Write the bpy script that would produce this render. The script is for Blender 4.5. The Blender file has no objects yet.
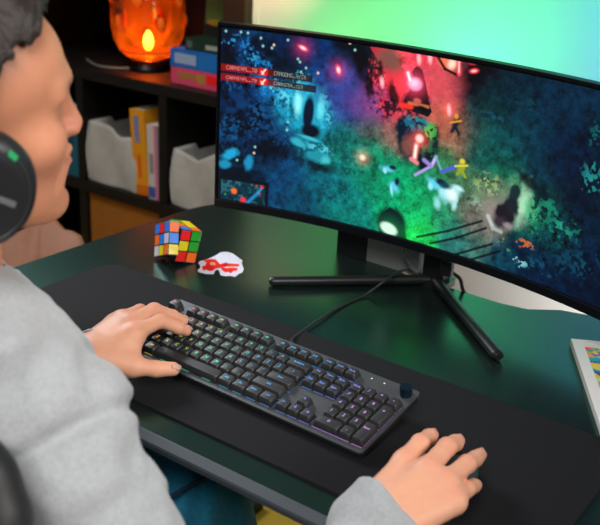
import bpy, bmesh, math, random
import numpy as np
from mathutils import Vector, Matrix, Euler
random.seed(7); rng = np.random.default_rng(7)
SC = bpy.context.scene
COL = SC.collection
R = math.radians
V = Vector

# ------------------------------------------------------------------ materials
def mat(name, col, rough=.5, metal=0, noise=0, nscale=40, bump=0, bscale=200, spec=.5, coat=0, sheen=0, emit=None, estr=0, alpha=1, trans=0, sss=0, ior=1.45):
    m = bpy.data.materials.new(name); m.use_nodes = True
    nt = m.node_tree; b = nt.nodes['Principled BSDF']
    b.inputs['Base Color'].default_value = (*col, 1)
    b.inputs['Roughness'].default_value = rough
    b.inputs['Metallic'].default_value = metal
    b.inputs['Specular IOR Level'].default_value = spec
    b.inputs['Coat Weight'].default_value = coat
    b.inputs['Sheen Weight'].default_value = sheen
    b.inputs['Transmission Weight'].default_value = trans
    b.inputs['IOR'].default_value = ior
    b.inputs['Alpha'].default_value = alpha
    if sss:
        b.inputs['Subsurface Weight'].default_value = sss
        b.inputs['Subsurface Radius'].default_value = (1, .35, .2)
        b.inputs['Subsurface Scale'].default_value = .006
    if emit:
        b.inputs['Emission Color'].default_value = (*emit, 1); b.inputs['Emission Strength'].default_value = estr
    tc = nt.nodes.new('ShaderNodeTexCoord')
    if noise:
        n = nt.nodes.new('ShaderNodeTexNoise'); n.inputs['Scale'].default_value = nscale; n.inputs['Detail'].default_value = 4
        nt.links.new(tc.outputs['Object'], n.inputs['Vector'])
        mx = nt.nodes.new('ShaderNodeMix'); mx.data_type = 'RGBA'
        mx.inputs[6].default_value = (*[c*(1-noise) for c in col], 1); mx.inputs[7].default_value = (*[min(1, c*(1+noise)) for c in col], 1)
        nt.links.new(n.outputs['Fac'], mx.inputs[0]); nt.links.new(mx.outputs[2], b.inputs['Base Color'])
    if bump:
        n2 = nt.nodes.new('ShaderNodeTexNoise'); n2.inputs['Scale'].default_value = bscale; n2.inputs['Detail'].default_value = 3
        nt.links.new(tc.outputs['Object'], n2.inputs['Vector'])
        bp = nt.nodes.new('ShaderNodeBump'); bp.inputs['Strength'].default_value = bump; bp.inputs['Distance'].default_value = .002
        nt.links.new(n2.outputs['Fac'], bp.inputs['Height']); nt.links.new(bp.outputs['Normal'], b.inputs['Normal'])
    return m
def attr_mat(name, rough=.5, emit=False, sss=0, spec=.5, strength=1.0, noise=0, nscale=60, bump=0, bscale=300, sheen=0):
    m = mat(name, (.5, .5, .5), rough, spec=spec, sss=sss, bump=bump, bscale=bscale, sheen=sheen)
    nt = m.node_tree; b = nt.nodes['Principled BSDF']
    a = nt.nodes.new('ShaderNodeAttribute'); a.attribute_name = 'col'
    src = a.outputs['Color']
    if noise:
        n = nt.nodes.new('ShaderNodeTexNoise'); n.inputs['Scale'].default_value = nscale; n.inputs['Detail'].default_value = 5
        r = nt.nodes.new('ShaderNodeMapRange'); r.inputs['To Min'].default_value = 1-noise; r.inputs['To Max'].default_value = 1+noise
        nt.links.new(n.outputs['Fac'], r.inputs['Value'])
        mx = nt.nodes.new('ShaderNodeMix'); mx.data_type = 'RGBA'; mx.blend_type = 'MULTIPLY'; mx.inputs[0].default_value = 1
        nt.links.new(src, mx.inputs[6]); nt.links.new(r.outputs['Result'], mx.inputs[7]); src = mx.outputs[2]
    if emit:
        b.inputs['Base Color'].default_value = (.01, .01, .012, 1)
        nt.links.new(src, b.inputs['Emission Color']); b.inputs['Emission Strength'].default_value = strength
    else:
        nt.links.new(src, b.inputs['Base Color'])
    return m

def s2l(c):
    c = np.asarray(c, float)/255.
    return np.where(c <= .04045, c/12.92, ((c+.055)/1.055)**2.4)
def L(*c): return tuple(float(x) for x in s2l(c))

# ------------------------------------------------------------------ objects
def link(o, parent=None):
    COL.objects.link(o)
    if parent is not None: o.parent = parent
    return o
def obj(name, bm, m, parent=None, smooth=False, bevel=0, seg=2):
    me = bpy.data.meshes.new(name)
    if bevel:
        bmesh.ops.bevel(bm, geom=[e for e in bm.edges if e.calc_length() > bevel*2 and len(e.link_faces) == 2 and e.calc_face_angle(0) > .5], offset=bevel, segments=seg, profile=.5, affect='EDGES')
    bmesh.ops.recalc_face_normals(bm, faces=bm.faces)
    bm.to_mesh(me); bm.free()
    for x in (m if isinstance(m, (list, tuple)) else [m]): me.materials.append(x)
    if smooth:
        me.polygons.foreach_set('use_smooth', [True]*len(me.polygons))
    o = bpy.data.objects.new(name, me)
    if smooth == 'auto':
        try: me.set_sharp_from_angle(angle=R(35))
        except Exception: pass
    return link(o, parent)
def tag(o, label=None, cat=None, group=None, kind=None):
    if label: o['label'] = label
    if cat: o['category'] = cat
    if group: o['group'] = group
    if kind: o['kind'] = kind
    return o
def thing(name, label, cat, loc=(0, 0, 0), rot=(0, 0, 0), group=None):
    o = bpy.data.objects.new(name, None); o.location = loc; o.rotation_euler = rot; o.empty_display_size = .05
    link(o); return tag(o, label, cat, group)
def box(bm, lo, hi, M=None, mi=0):
    x0, y0, z0 = lo; x1, y1, z1 = hi
    vs = [bm.verts.new(p) for p in [(x0, y0, z0), (x1, y0, z0), (x1, y1, z0), (x0, y1, z0), (x0, y0, z1), (x1, y0, z1), (x1, y1, z1), (x0, y1, z1)]]
    if M is not None:
        for v in vs: v.co = M @ v.co
    for f in [(3, 2, 1, 0), (4, 5, 6, 7), (0, 1, 5, 4), (1, 2, 6, 5), (2, 3, 7, 6), (3, 0, 4, 7)]:
        bm.faces.new([vs[i] for i in f]).material_index = mi
    return vs
def B(lo, hi, M=None):
    bm = bmesh.new(); box(bm, lo, hi, M); return bm
def loft(bm, rings, cap=True, mi=0):
    RR = [[bm.verts.new(p) for p in r] for r in rings]
    n = len(RR[0])
    for a, b in zip(RR, RR[1:]):
        for i in range(n):
            bm.faces.new([a[i], a[(i+1) % n], b[(i+1) % n], b[i]]).material_index = mi
    if cap:
        bm.faces.new(RR[0][::-1]).material_index = mi; bm.faces.new(RR[-1]).material_index = mi
def lathe(bm, prof, n=40, M=None, mi=0, close=False):
    rings = []
    for r, z in prof:
        ring = [V((max(r, 1e-5)*math.cos(2*math.pi*i/n), max(r, 1e-5)*math.sin(2*math.pi*i/n), z)) for i in range(n)]
        rings.append([M @ p for p in ring] if M is not None else ring)
    loft(bm, rings, not close, mi)
def smooth_path(pts, sub=8):
    pts = [V(p) for p in pts]; out = []
    for i in range(len(pts)-1):
        p0 = pts[max(i-1, 0)]; p1 = pts[i]; p2 = pts[i+1]; p3 = pts[min(i+2, len(pts)-1)]
        for k in range(sub):
            t = k/sub
            out.append(.5*((2*p1)+(p2-p0)*t+(2*p0-5*p1+4*p2-p3)*t*t+(3*p1-p0-3*p2+p3)*t**3))
    out.append(pts[-1]); return out
def tube(bm, pts, r, n=10, sub=8, sx=1., mi=0):
    P = smooth_path(pts, sub) if sub > 1 else [V(p) for p in pts]
    up = V((0, 0, 1)); rings = []
    for i, p in enumerate(P):
        d = (P[min(i+1, len(P)-1)]-P[max(i-1, 0)]).normalized()
        if abs(d.dot(up)) > .97: up = V((1, 0, 0)) if abs(d.x) < .9 else V((0, 1, 0))
        a = d.cross(up).normalized(); b = a.cross(d).normalized()
        rr = r(i/(len(P)-1)) if callable(r) else r
        rings.append([p+a*(math.cos(2*math.pi*k/n)*rr*sx)+b*(math.sin(2*math.pi*k/n)*rr) for k in range(n)])
    loft(bm, rings, True, mi)
def prism(bm, poly, z0, z1, M=None, mi=0):
    a = [V((x, y, z0)) for x, y in poly]; b = [V((x, y, z1)) for x, y in poly]
    if M is not None: a = [M @ p for p in a]; b = [M @ p for p in b]
    loft(bm, [a, b], True, mi)
def round_rect(x0, y0, x1, y1, r, n=6):
    out = []
    for cx, cy, a0 in ((x1-r, y0+r, -90), (x1-r, y1-r, 0), (x0+r, y1-r, 90), (x0+r, y0+r, 180)):
        for k in range(n+1):
            a = R(a0+90*k/n); out.append((cx+r*math.cos(a), cy+r*math.sin(a)))
    return out
def np_mesh(name, verts, faces, m, parent=None, col=None, smooth=True):
    me = bpy.data.meshes.new(name)
    nv, nf = len(verts), len(faces)
    me.vertices.add(nv); me.vertices.foreach_set('co', np.asarray(verts, np.float32).ravel())
    me.loops.add(nf*4); me.loops.foreach_set('vertex_index', np.asarray(faces, np.int32).ravel())
    me.polygons.add(nf); me.polygons.foreach_set('loop_start', np.arange(nf, dtype=np.int32)*4)
    me.polygons.foreach_set('use_smooth', np.ones(nf, bool) if smooth else np.zeros(nf, bool))
    me.update(calc_edges=True); me.validate()
    if col is not None:
        a = me.color_attributes.new('col', 'FLOAT_COLOR', 'POINT')
        c = np.ones((nv, 4), np.float32); c[:, :3] = col; a.data.foreach_set('color', c.ravel())
    me.materials.append(m)
    return link(bpy.data.objects.new(name, me), parent)

# ------------------------------------------------------------------ implicit surfaces (organic shapes)
def surf(fn, lo, hi, h):
    lo = np.array(lo, np.float32); hi = np.array(hi, np.float32)
    bs = 12
    nb = np.ceil((hi-lo)/h/bs).astype(int); n = nb*bs+1
    g = np.stack(np.meshgrid(*[np.arange(k) for k in nb], indexing='ij'), -1).reshape(-1, 3)
    d = fn((lo+(g+.5)*bs*h).astype(np.float32))
    vol = np.ones(tuple(n), np.float32)
    bsgn = np.where(d < 0, -1., 1.).astype(np.float32)
    for q, s in zip(g, bsgn):
        if s < 0:
            vol[q[0]*bs:(q[0]+1)*bs+1, q[1]*bs:(q[1]+1)*bs+1, q[2]*bs:(q[2]+1)*bs+1] = -1
    act = g[np.abs(d) < bs*h*.866*1.5+.012]
    off = np.stack(np.meshgrid(*[np.arange(bs+1)]*3, indexing='ij'), -1).reshape(-1, 3)
    for i in range(0, len(act), 150):
        ix = (act[i:i+150, None, :]*bs+off[None]).reshape(-1, 3)
        vol[ix[:, 0], ix[:, 1], ix[:, 2]] = fn((lo+ix*h).astype(np.float32))
    s = vol < 0
    c = [s[i:s.shape[0]-1+i, j:s.shape[1]-1+j, k:s.shape[2]-1+k] for i in (0, 1) for j in (0, 1) for k in (0, 1)]
    anyv = np.logical_or.reduce(c); allv = np.logical_and.reduce(c)
    cells = np.argwhere(anyv & ~allv)
    idx = np.full(tuple(n-1), -1, np.int32); idx[cells[:, 0], cells[:, 1], cells[:, 2]] = np.arange(len(cells))
    cor = np.array([(i, j, k) for i in (0, 1) for j in (0, 1) for k in (0, 1)])
    cv = np.stack([vol[cells[:, 0]+a, cells[:, 1]+b, cells[:, 2]+e] for a, b, e in cor], 1)
    acc = np.zeros((len(cells), 3)); cnt = np.zeros(len(cells))
    for a in range(8):
        for b in range(a+1, 8):
            if np.abs(cor[a]-cor[b]).sum() != 1: continue
            va, vb = cv[:, a], cv[:, b]; m = (va < 0) != (vb < 0)
            t = np.where(m, va/np.where(m, va-vb, 1), 0)
            acc += m[:, None]*(cor[a]+t[:, None]*(cor[b]-cor[a])); cnt += m
    verts = lo+(cells+acc/cnt[:, None])*h
    F = []
    for ax in range(3):
        sl0 = [slice(None)]*3; sl1 = [slice(None)]*3
        sl0[ax] = slice(0, -1); sl1[ax] = slice(1, None)
        e = np.argwhere(s[tuple(sl0)] != s[tuple(sl1)])
        u, w = (ax+1) % 3, (ax+2) % 3
        ok = (e[:, u] > 0) & (e[:, w] > 0) & (e[:, u] < n[u]-1) & (e[:, w] < n[w]-1); e = e[ok]
        flip = s[e[:, 0], e[:, 1], e[:, 2]]
        q = []
        for du, dw in ((-1, -1), (0, -1), (0, 0), (-1, 0)):
            p = e.copy(); p[:, u] += du; p[:, w] += dw; q.append(idx[p[:, 0], p[:, 1], p[:, 2]])
        q = np.stack(q, 1); q[~flip] = q[~flip][:, ::-1]; F.append(q)
    return verts, np.concatenate(F)
def smin(a, b, k):
    h = np.clip(.5+.5*(b-a)/k, 0, 1)
    return b+(a-b)*h-k*h*(1-h)
def smax(a, b, k): return -smin(-a, -b, k)
def rc(p, a, b, ra, rb):                                            # round cone
    a = np.asarray(a, np.float32); b = np.asarray(b, np.float32); ba = b-a
    t = np.clip(((p-a)@ba)/(ba@ba), 0, 1)
    return np.linalg.norm(p-a-t[:, None]*ba, axis=1)-(ra+(rb-ra)*t)
def ell(p, c, r, M=None):
    q = p-np.asarray(c, np.float32)
    if M is not None: q = q@np.asarray(M, np.float32).T
    r = np.asarray(r, np.float32)
    k0 = np.linalg.norm(q/r, axis=1); k1 = np.linalg.norm(q/(r*r), axis=1)
    return k0*(k0-1)/np.maximum(k1, 1e-6)
def wob(p, f, ph=0):
    return (np.sin(p[:, 0]*f+1.7*np.sin(p[:, 1]*f*.8+ph)+ph)*np.sin(p[:, 1]*f*1.1+1.3*np.sin(p[:, 2]*f*.9+ph*2))+np.sin(p[:, 2]*f*1.2+1.5*np.sin(p[:, 0]*f*.7+ph*3)))*.5

# ------------------------------------------------------------------ camera
cx, cy, cz, ya, pi_, ro, fpx = [0.70961, -0.91908, 1.38485, 2.18565, -0.37444, 0.04989, 950.42437]
fw = V((math.cos(pi_)*math.cos(ya), math.cos(pi_)*math.sin(ya), math.sin(pi_)))
rt = fw.cross(V((0, 0, 1))).normalized(); upv = rt.cross(fw)
r2 = rt*math.cos(ro)+upv*math.sin(ro); u2 = -rt*math.sin(ro)+upv*math.cos(ro)
cam = bpy.data.cameras.new('camera'); co = bpy.data.objects.new('camera', cam); COL.objects.link(co)
co.matrix_world = Matrix(((r2.x, u2.x, -fw.x, cx), (r2.y, u2.y, -fw.y, cy), (r2.z, u2.z, -fw.z, cz), (0, 0, 0, 1)))
cam.sensor_width = 36; cam.sensor_fit = 'HORIZONTAL'; cam.lens = fpx/600*36; cam.clip_start = .02
cam.dof.use_dof = True; cam.dof.focus_distance = 1.36; cam.dof.aperture_fstop = 6.3
SC.camera = co
SC.view_settings.view_transform = 'Standard'; SC.view_settings.look = 'None'; SC.view_settings.exposure = 0; SC.view_settings.gamma = 1
SC.view_settings.use_curve_mapping = False

# ------------------------------------------------------------------ light
def area(name, loc, target, size, power, col=(1, 1, 1), spread=180, size_y=None):
    l = bpy.data.lights.new(name, 'AREA'); l.energy = power; l.color = col; l.size = size; l.spread = R(spread)
    if size_y: l.shape = 'RECTANGLE'; l.size_y = size_y
    o = bpy.data.objects.new(name, l); COL.objects.link(o); o.location = loc
    o.rotation_euler = (V(target)-V(loc)).to_track_quat('-Z', 'Y').to_euler(); return o
area('face_fill_light', (1.9, .1, 1.9), (-.1, -.3, 1.1), .9, 3.4, (1, .96, .92), spread=45)  # unseen fill, added to brighten the face and hoodie
area('green_low_light', (-.60, .84, .98), (-.66, 1.08, 1.04), .15, .14, (.03, 1, .16), spread=110)  # unseen lamp added for a green reflection in the desk
area('teal_low_light', (-.22, .84, .98), (-.27, 1.08, 1.02), .15, .26, (.02, .80, .62), spread=110)  # added lamp, out of sight, that turns the desk reflection teal
area('shelf_fill_light', (-1.0, .1, 2.4), (-1.3, 1.05, .65), .6, 2.3, (1, .95, .88), spread=55)  # no fixture here: fill added to lift the shelf and bags
w = bpy.data.worlds.new('world'); SC.world = w; w.use_nodes = True
w.node_tree.nodes['Background'].inputs[0].default_value = (.55, .65, .8, 1); w.node_tree.nodes['Background'].inputs[1].default_value = .035
area('softbox_light', (.72, -1.35, 2.4), (.0, -.2, .8), 1.1, 5.9, (1, .97, .94), spread=56)
area('left_fill_light', (-1.8, .45, 2.1), (-.3, -.05, .75), .8, 5.5, (.92, .96, 1), spread=60)  # added fill from the left, for mat sheen and the left hand
area('green_wall_light', (-.26, .66, 1.0), (-.36, 1.08, 1.34), .25, 2.1, (.10, 1, .16), spread=150)
area('cyan_wall_light', (.24, .66, 1.0), (.24, 1.08, 1.34), .25, 2.1, (.05, .46, 1), spread=150)
area('warm_wall_light', (-.74, .86, 1.20), (-.93, 1.08, 1.36), .12, .85, (1, .36, .26), spread=150)
area('wall_fill_light', (.25, .72, .62), (.25, 1.08, .45), .3, 1.6, (1, .98, .96), spread=150)  # unseen fill added behind the desk to whiten the lower wall
# ------------------------------------------------------------------ room
WALL_Y = 1.08
m_wall = mat('wall_paint', (.80, .80, .79), .8, noise=.02, nscale=8, bump=.05, bscale=120)
m_floor = mat('honey_floor', L(176, 138, 48), .45, noise=.12, nscale=14)
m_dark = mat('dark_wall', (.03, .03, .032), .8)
def struct(name, bm, m): return tag(obj(name, bm, m), kind='structure')
fl = struct('floor', B((-3.2, -2.6, -.05), (2.6, 1.9, 0)), m_floor)
nt = m_floor.node_tree
br = nt.nodes.new('ShaderNodeTexBrick'); br.inputs['Scale'].default_value = 1; br.inputs['Brick Width'].default_value = 1.2; br.inputs['Row Height'].default_value = .16
br.inputs['Mortar Size'].default_value = .002; br.inputs['Color1'].default_value = (*L(240, 190, 62), 1); br.inputs['Color2'].default_value = (*L(228, 176, 55), 1); br.inputs['Mortar'].default_value = (*L(90, 62, 20), 1)
nt.links.new(nt.nodes['Texture Coordinate'].outputs['Object'], br.inputs['Vector']); nt.links.new(br.outputs['Color'], nt.nodes['Principled BSDF'].inputs['Base Color'])
XW = (-0.8789,1.0500,1.0867)[0]
struct('wall_back', B((XW, WALL_Y, 0), (2.6, 1.62, 2.7)), m_wall)
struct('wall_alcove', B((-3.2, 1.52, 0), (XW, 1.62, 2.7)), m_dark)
struct('wall_left', B((-3.2, -2.6, 0), (-3.1, 1.52, 2.7)), m_wall)
struct('trim_1', B((XW-.012, WALL_Y-.004, 0), (XW+.006, WALL_Y+.2, 2.7)), mat('white_trim', (.85, .85, .83), .5))
struct('baseboard_back', B((XW+.006, WALL_Y-.014, 0), (2.6, WALL_Y, .09)), mat('white_baseboard', (.8, .8, .8), .5))

# ------------------------------------------------------------------ desk
DZ = .74
m_desk = mat('desk_laminate', (.008, .0125, .0115), .27, spec=1.0, bump=.03, bscale=900)
m_desk.node_tree.nodes['Principled BSDF'].inputs['Specular Tint'].default_value = (.10, 1, .72, 1)  # green in base and gloss stands in for coloured light on the desk
m_deskedge = mat('desk_edge_band', (.045, .055, .066), .5, bump=.06, bscale=700)
m_steel = mat('black_steel', (.012, .012, .013), .45)
desk = thing('desk', 'black laminate desk with a chamfered grey front edge under the monitor', 'desk', (0, 0, 0))
YF = -.176; XL, XR = -.595, .80
def desk_poly():
    P = [(XL+.04, YF), (XR, YF), (XR, .56)]
    P += [(.33, .562), (.27, .562), (.22, .548), (.175, .512), (.13, .504), (-.06, .506), (-.09, .52), (-.12, .60), (-.16, .635)]
    for k in range(9):
        a = R(90+90*k/8); P.append((XL+.11+.11*math.cos(a), .635-.14+.14*math.sin(a)))
    for k in range(7):
        a = R(180+90*k/6); P.append((XL+.04+.04*math.cos(a), YF+.04+.04*math.sin(a)))
    return P[:-1]
bm = bmesh.new(); prism(bm, desk_poly(), DZ-.018, DZ)
obj('desk_top', bm, m_desk, desk, bevel=.0015)
bm = bmesh.new()
prof = [(YF, DZ-.0006), (YF-.002, DZ-.0008), (YF-.012, DZ-.007), (YF-.013, DZ-.010), (YF-.012, DZ-.017), (YF, DZ-.018)]
loft(bm, [[V((x, y, z)) for y, z in prof] for x in (XL+.042, XR)])
obj('edge_band', bm, m_deskedge, desk)
for sx in (XL+.12, XR-.12):
    bm = bmesh.new(); box(bm, (sx-.035, .30, .03), (sx+.035, .38, DZ-.018)); box(bm, (sx-.04, .06, 0), (sx+.04, .60, .03))
    obj('leg', bm, m_steel, desk, bevel=.004)
obj('crossbar', B((XL+.12, .32, .62), (XR-.12, .36, .68)), m_steel, desk)

# mouse mat
m_mat = mat('mat_cloth', (.006, .006, .0078), .75, noise=.25, nscale=900, bump=.25, bscale=1600, sheen=.05, spec=.10)
m_matedge = mat('mat_edge', (.004, .004, .005), .8)
MT = DZ+.004
bm = bmesh.new(); P = round_rect(-.482, -.139, .46, .183, .03, 6); prism(bm, P, DZ+.0002, MT)
o = obj('desk_mat', bm, [m_mat, m_matedge], bevel=.0008)
for p in o.data.polygons:
    if abs(p.normal.z) < .5: p.material_index = 1
tag(o, 'large black cloth desk mat lying under the keyboard', 'desk mat')

# ------------------------------------------------------------------ shelving unit
m_shelf = mat('black_brown_wood', (.005, .004, .0035), .5, noise=.3, nscale=12)
m_shelf_side = mat('brown_wood_side', (.030, .013, .007), .5, noise=.25, nscale=10)
FY = 1.05; BY = 1.44
sh = thing('shelving_unit', 'black-brown open shelving unit in the alcove behind the desk', 'shelf', (-1.6, 1.25, 0))
def part(name, lo, hi, m=None, bev=.002):
    q = B(lo, hi); bmesh.ops.translate(q, verts=q.verts, vec=(1.6, -1.25, 0)); return obj(name, q, m or m_shelf, sh, bevel=bev)
Z1b, Z1t = .812, .845                                                  # the board under the lantern
Z0b, Z0t = .452, .487                                                  # the board under the bags
XD = -1.198
part('shelf_board', (-2.6, FY, Z1b), (-.93, BY, Z1t)); part('shelf_board', (-2.6, FY, Z0b), (-.93, BY, Z0t))
part('shelf_board', (-2.6, FY, .05), (-.93, BY, .09)); part('shelf_board', (-2.6, FY, 1.19), (-.93, BY, 1.225))
for x in (XD, -1.552, -1.92, -2.28):
    part('divider', (x-.016, FY+.003, .09), (x+.016, BY, Z0b)); part('divider', (x-.016, FY+.003, Z0t), (x+.016, BY, Z1b))
for x in (-1.92,): part('divider', (x-.016, FY+.003, Z1t), (x+.016, BY, 1.19))
part('side_panel', (-.968, FY-.004, 0), (-.893, BY, 1.24), m_shelf_side); part('side_panel', (-2.64, FY-.004, 0), (-2.6, BY, 1.24))
part('back_panel', (-2.6, BY, 0), (-.93, BY+.01, 1.24))
part('top_panel', (-2.64, FY-.004, 1.225), (-.893, BY, 1.26))

# woven storage box in the cell under the bag
m_woven = mat('orange_brown_weave', L(150, 92, 22), .8, noise=.25, nscale=90, bump=.8, bscale=150)
sb = thing('storage_box', 'orange-brown woven storage box in the lower shelf cell', 'storage box', (-1.375, FY+.2, .0905))
bm = bmesh.new(); box(bm, (-.155, -.185, 0), (.155, .165, .352)); obj('body', bm, m_woven, sb, bevel=.008)
bm = bmesh.new(); box(bm, (-.155, -.187, .345), (.155, .167, .358)); obj('rim', bm, m_woven, sb, bevel=.004)

# grey felt bags
m_felt = mat('grey_felt', (.42, .41, .38), .95, noise=.2, nscale=30, bump=.4, bscale=120, sheen=.3)
m_black = mat('black_cloth', (.012, .012, .013), .8)
def felt_bag(name, label, x0, x1, z, top, dip, yb=FY+.015, depth=.22, lean=0):
    o = thing(name, label, 'bag', ((x0+x1)/2, yb+depth/2, z), (0, 0, 0), 'grey bags on the shelf')
    hw = (x1-x0)/2; n = 14
    def ring(t, inset=0):
        pts = []
        for side in range(4):
            for k in range(n):
                u = k/n
                if side == 0: x, y = -hw+2*hw*u, -depth/2
                elif side == 1: x, y = hw, -depth/2+depth*u
                elif side == 2: x, y = hw-2*hw*u, depth/2
                else: x, y = -hw, depth/2-depth*u
                hh = top+dip(x/hw) if y < 0 else top*.93+dip(x/hw)*.4
                s = 1-.05*t+.035*math.sin(t*3.1)+.006*math.sin(5*x/hw+4*t)
                pts.append(V((x*s*(1-inset)+lean*t*hh, y*s*(1-inset)+.005*math.sin(4*x/hw+4*t), hh*t)))
        return pts
    bm = bmesh.new(); loft(bm, [ring(t) for t in (0, .03, .2, .4, .6, .8, .93, 1)]+[ring(1, .05), ring(.9, .06), ring(.5, .08)], True)
    obj('bag_body', bm, m_felt, o, smooth=True); return o
xa, xb = (-1.5352,1.0500,0.4827)[0], (-1.2981,1.0500,0.4923)[0]
b1 = felt_bag('felt_bag', 'wide grey felt bag left of the orange book', xa, xb-.022, Z0t+.001, .180, lambda u: .012-.03*max(0, u-.1)-.02*math.exp(-((u-.35)/.3)**2))
bm = bmesh.new(); bmesh.ops.create_icosphere(bm, subdivisions=3, radius=1)
for v in bm.verts: v.co = V((.045+v.co.x*.045, v.co.y*.06, .168+v.co.z*.030*(1+.2*math.sin(v.co.x*7))))
obj('black_contents', bm, m_black, b1, smooth=True)
xa, xb = (-1.1728,1.0500,0.5016)[0], -.972
felt_bag('felt_bag', 'grey felt bag at the shelf end, beside the monitor edge', xa, xb, Z0t+.001, .152, lambda u: .0+.03*max(0, u)+.02*abs(u))

# books standing next to the bag
def page_mat(c): return mat('pages', c, .8, noise=.08, nscale=200)
m_pages = page_mat((.6, .56, .48))
def book(name, label, loc, rot, w, d, h, col, patches, group=None, rough=.5):
    # w = spine width (x), d = depth (y), h = height (z); spine faces -y
    o = thing(name, label, 'book', loc, rot, group)
    mc = mat('cover', col, rough, noise=.08, nscale=20)
    bm = bmesh.new(); t = .0025
    box(bm, (-w/2, -d/2, 0), (-w/2+t, d/2, h)); box(bm, (w/2-t, -d/2, 0), (w/2, d/2, h)); box(bm, (-w/2+t, -d/2, 0), (w/2-t, -d/2+t, h))
    obj('cover', bm, mc, o)
    obj('page_block', B((-w/2+t, -d/2+t, .003), (w/2-t, d/2-.003, h-.003)), m_pages, o)
    for nm, x0, z0, x1, z1, c in patches:
        obj(nm, B((x0*w-w/2, -d/2-.0006, z0*h), (x1*w-w/2, -d/2, z1*h)), mat(nm, c, .5), o)
    return o
bx0, bx1 = (-1.3215,1.0500,0.7509)[0], (-1.2560,1.0500,0.4763)[0]
book('book', 'orange book standing beside the grey felt bag', (-1.296, FY+.115, Z0t+.003), (0, R(-4), 0), .060, .20, .262, L(222, 148, 22),
     [('spine_title', .25, .62, .6, .93, L(120, 130, 170)), ('spine_lettering', .35, .2, .6, .48, L(215, 100, 25)), ('lower_band', 0, .0, 1, .12, L(205, 110, 20))], 'books on the middle shelf')
book('book', 'white book with a pink edge beside the orange book', (-1.243, FY+.112, Z0t+.001), (0, R(-2), 0), .040, .20, .228, L(200, 190, 182),
     [('spine_title', .2, .35, .6, .62, L(140, 130, 130)), ('pink_band', .72, .0, 1, 1, L(205, 110, 150)), ('blue_band', .0, .02, .7, .17, L(60, 90, 160))], 'books on the middle shelf')
book('book', 'teal book behind the face on the middle shelf', (-1.605, FY+.11, Z0t+.001), (0, 0, 0), .060, .20, .225, L(25, 100, 118),
     [('spine_title', .3, .4, .7, .8, L(20, 75, 95))], 'books on the middle shelf')

# things on the upper board
def flat_box(name, label, cat, c, yaw, w, d, h, z, col, patches, group=None):
    o = thing(name, label, cat, (c[0], c[1], z), (0, 0, yaw), group)
    obj('body', B((-w/2, -d/2, 0), (w/2, d/2, h)), mat(name+'_card', col, .45, noise=.06, nscale=20), o, bevel=.001)
    for nm, x0, z0, x1, z1, cc in patches:
        obj(nm, B((x0*w-w/2, -d/2-.0006, z0*h), (x1*w-w/2, -d/2, z1*h)), mat(nm, cc, .5), o)
    return o
Z = Z1t+.0005
WX0 = -1.185
flat_box('game_box', 'pink boxed game at the bottom of the stack beside the lantern', 'box', (WX0+.10, FY+.13, 0), R(-2), .235, .17, .048, Z, L(214, 72, 110),
         [('gold_lettering', .12, .35, .42, .75, L(170, 110, 60)), ('gold_emblem', .44, .25, .58, .8, L(180, 125, 50)), ('red_label', .6, .3, .8, .85, L(250, 25, 30)), ('violet_label', .81, .2, .99, .9, L(190, 70, 130))], 'boxes stacked beside the lantern')
flat_box('game_box', 'blue boxed game with a white title, on the pink box', 'box', (WX0+.10, FY+.13, 0), R(-1), .240, .17, .050, Z+.0485, L(22, 100, 185),
         [('white_title', .07, .22, .42, .80, L(150, 165, 205)), ('light_band', .46, .1, .98, .9, L(25, 110, 190))], 'boxes stacked beside the lantern')
flat_box('game_box', 'dark green boxed game with white print, on the blue box', 'box', (WX0+.125, FY+.14, 0), R(1), .20, .16, .034, Z+.099, L(24, 48, 38),
         [('white_print', .38, .25, .9, .62, L(150, 165, 155)), ('grey_print', .03, .2, .13, .75, L(85, 90, 88))], 'boxes stacked beside the lantern')
# olive display tray leaning behind the boxes
pf = thing('picture_frame', 'olive green framed picture standing on the stacked boxes', 'picture frame', (WX0+.135, FY+.145, Z+.1335), (R(-6), 0, R(2)))
obj('frame', B((-.115, 0, 0), (.115, .014, .14)), mat('frame_dark', (.012, .016, .014), .4), pf, bevel=.002)
bm = bmesh.new(); prism(bm, [(-.108, .03), (.108, .04), (.108, .134), (-.112, .112)], -.0005, 0, Matrix(((1, 0, 0, 0), (0, 0, 1, -.0003), (0, 1, 0, 0), (0, 0, 0, 1))))
obj('picture', bm, mat('olive_picture', L(112, 138, 68), .4, noise=.12, nscale=12), pf)
for x, z, r in ((-.07, .036, .020), (.0, .045, .018)):
    bm = bmesh.new(); bmesh.ops.create_icosphere(bm, subdivisions=2, radius=1)
    for v in bm.verts: v.co = V((x+v.co.x*r*1.5, -.002+v.co.y*.003, z+v.co.z*r*.5))
    obj('yellow_spot', bm, mat('yellow_spot', L(175, 150, 45), .5), pf, smooth=True)  # two yellow spots low on the picture
o = obj('cord', (lambda b: (tube(b, [PHZ for PHZ in ((-1.62, FY+.10, Z+.004), (-1.52, FY+.05, Z+.004), (-1.45, FY+.06, Z+.004), (-1.40, FY+.12, Z+.004))], .004, 8), b)[1])(bmesh.new()), mat('grey_cord', (.16, .15, .14), .5), smooth=True)
tag(o, 'thin grey cord lying on the upper shelf', 'cord')

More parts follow.
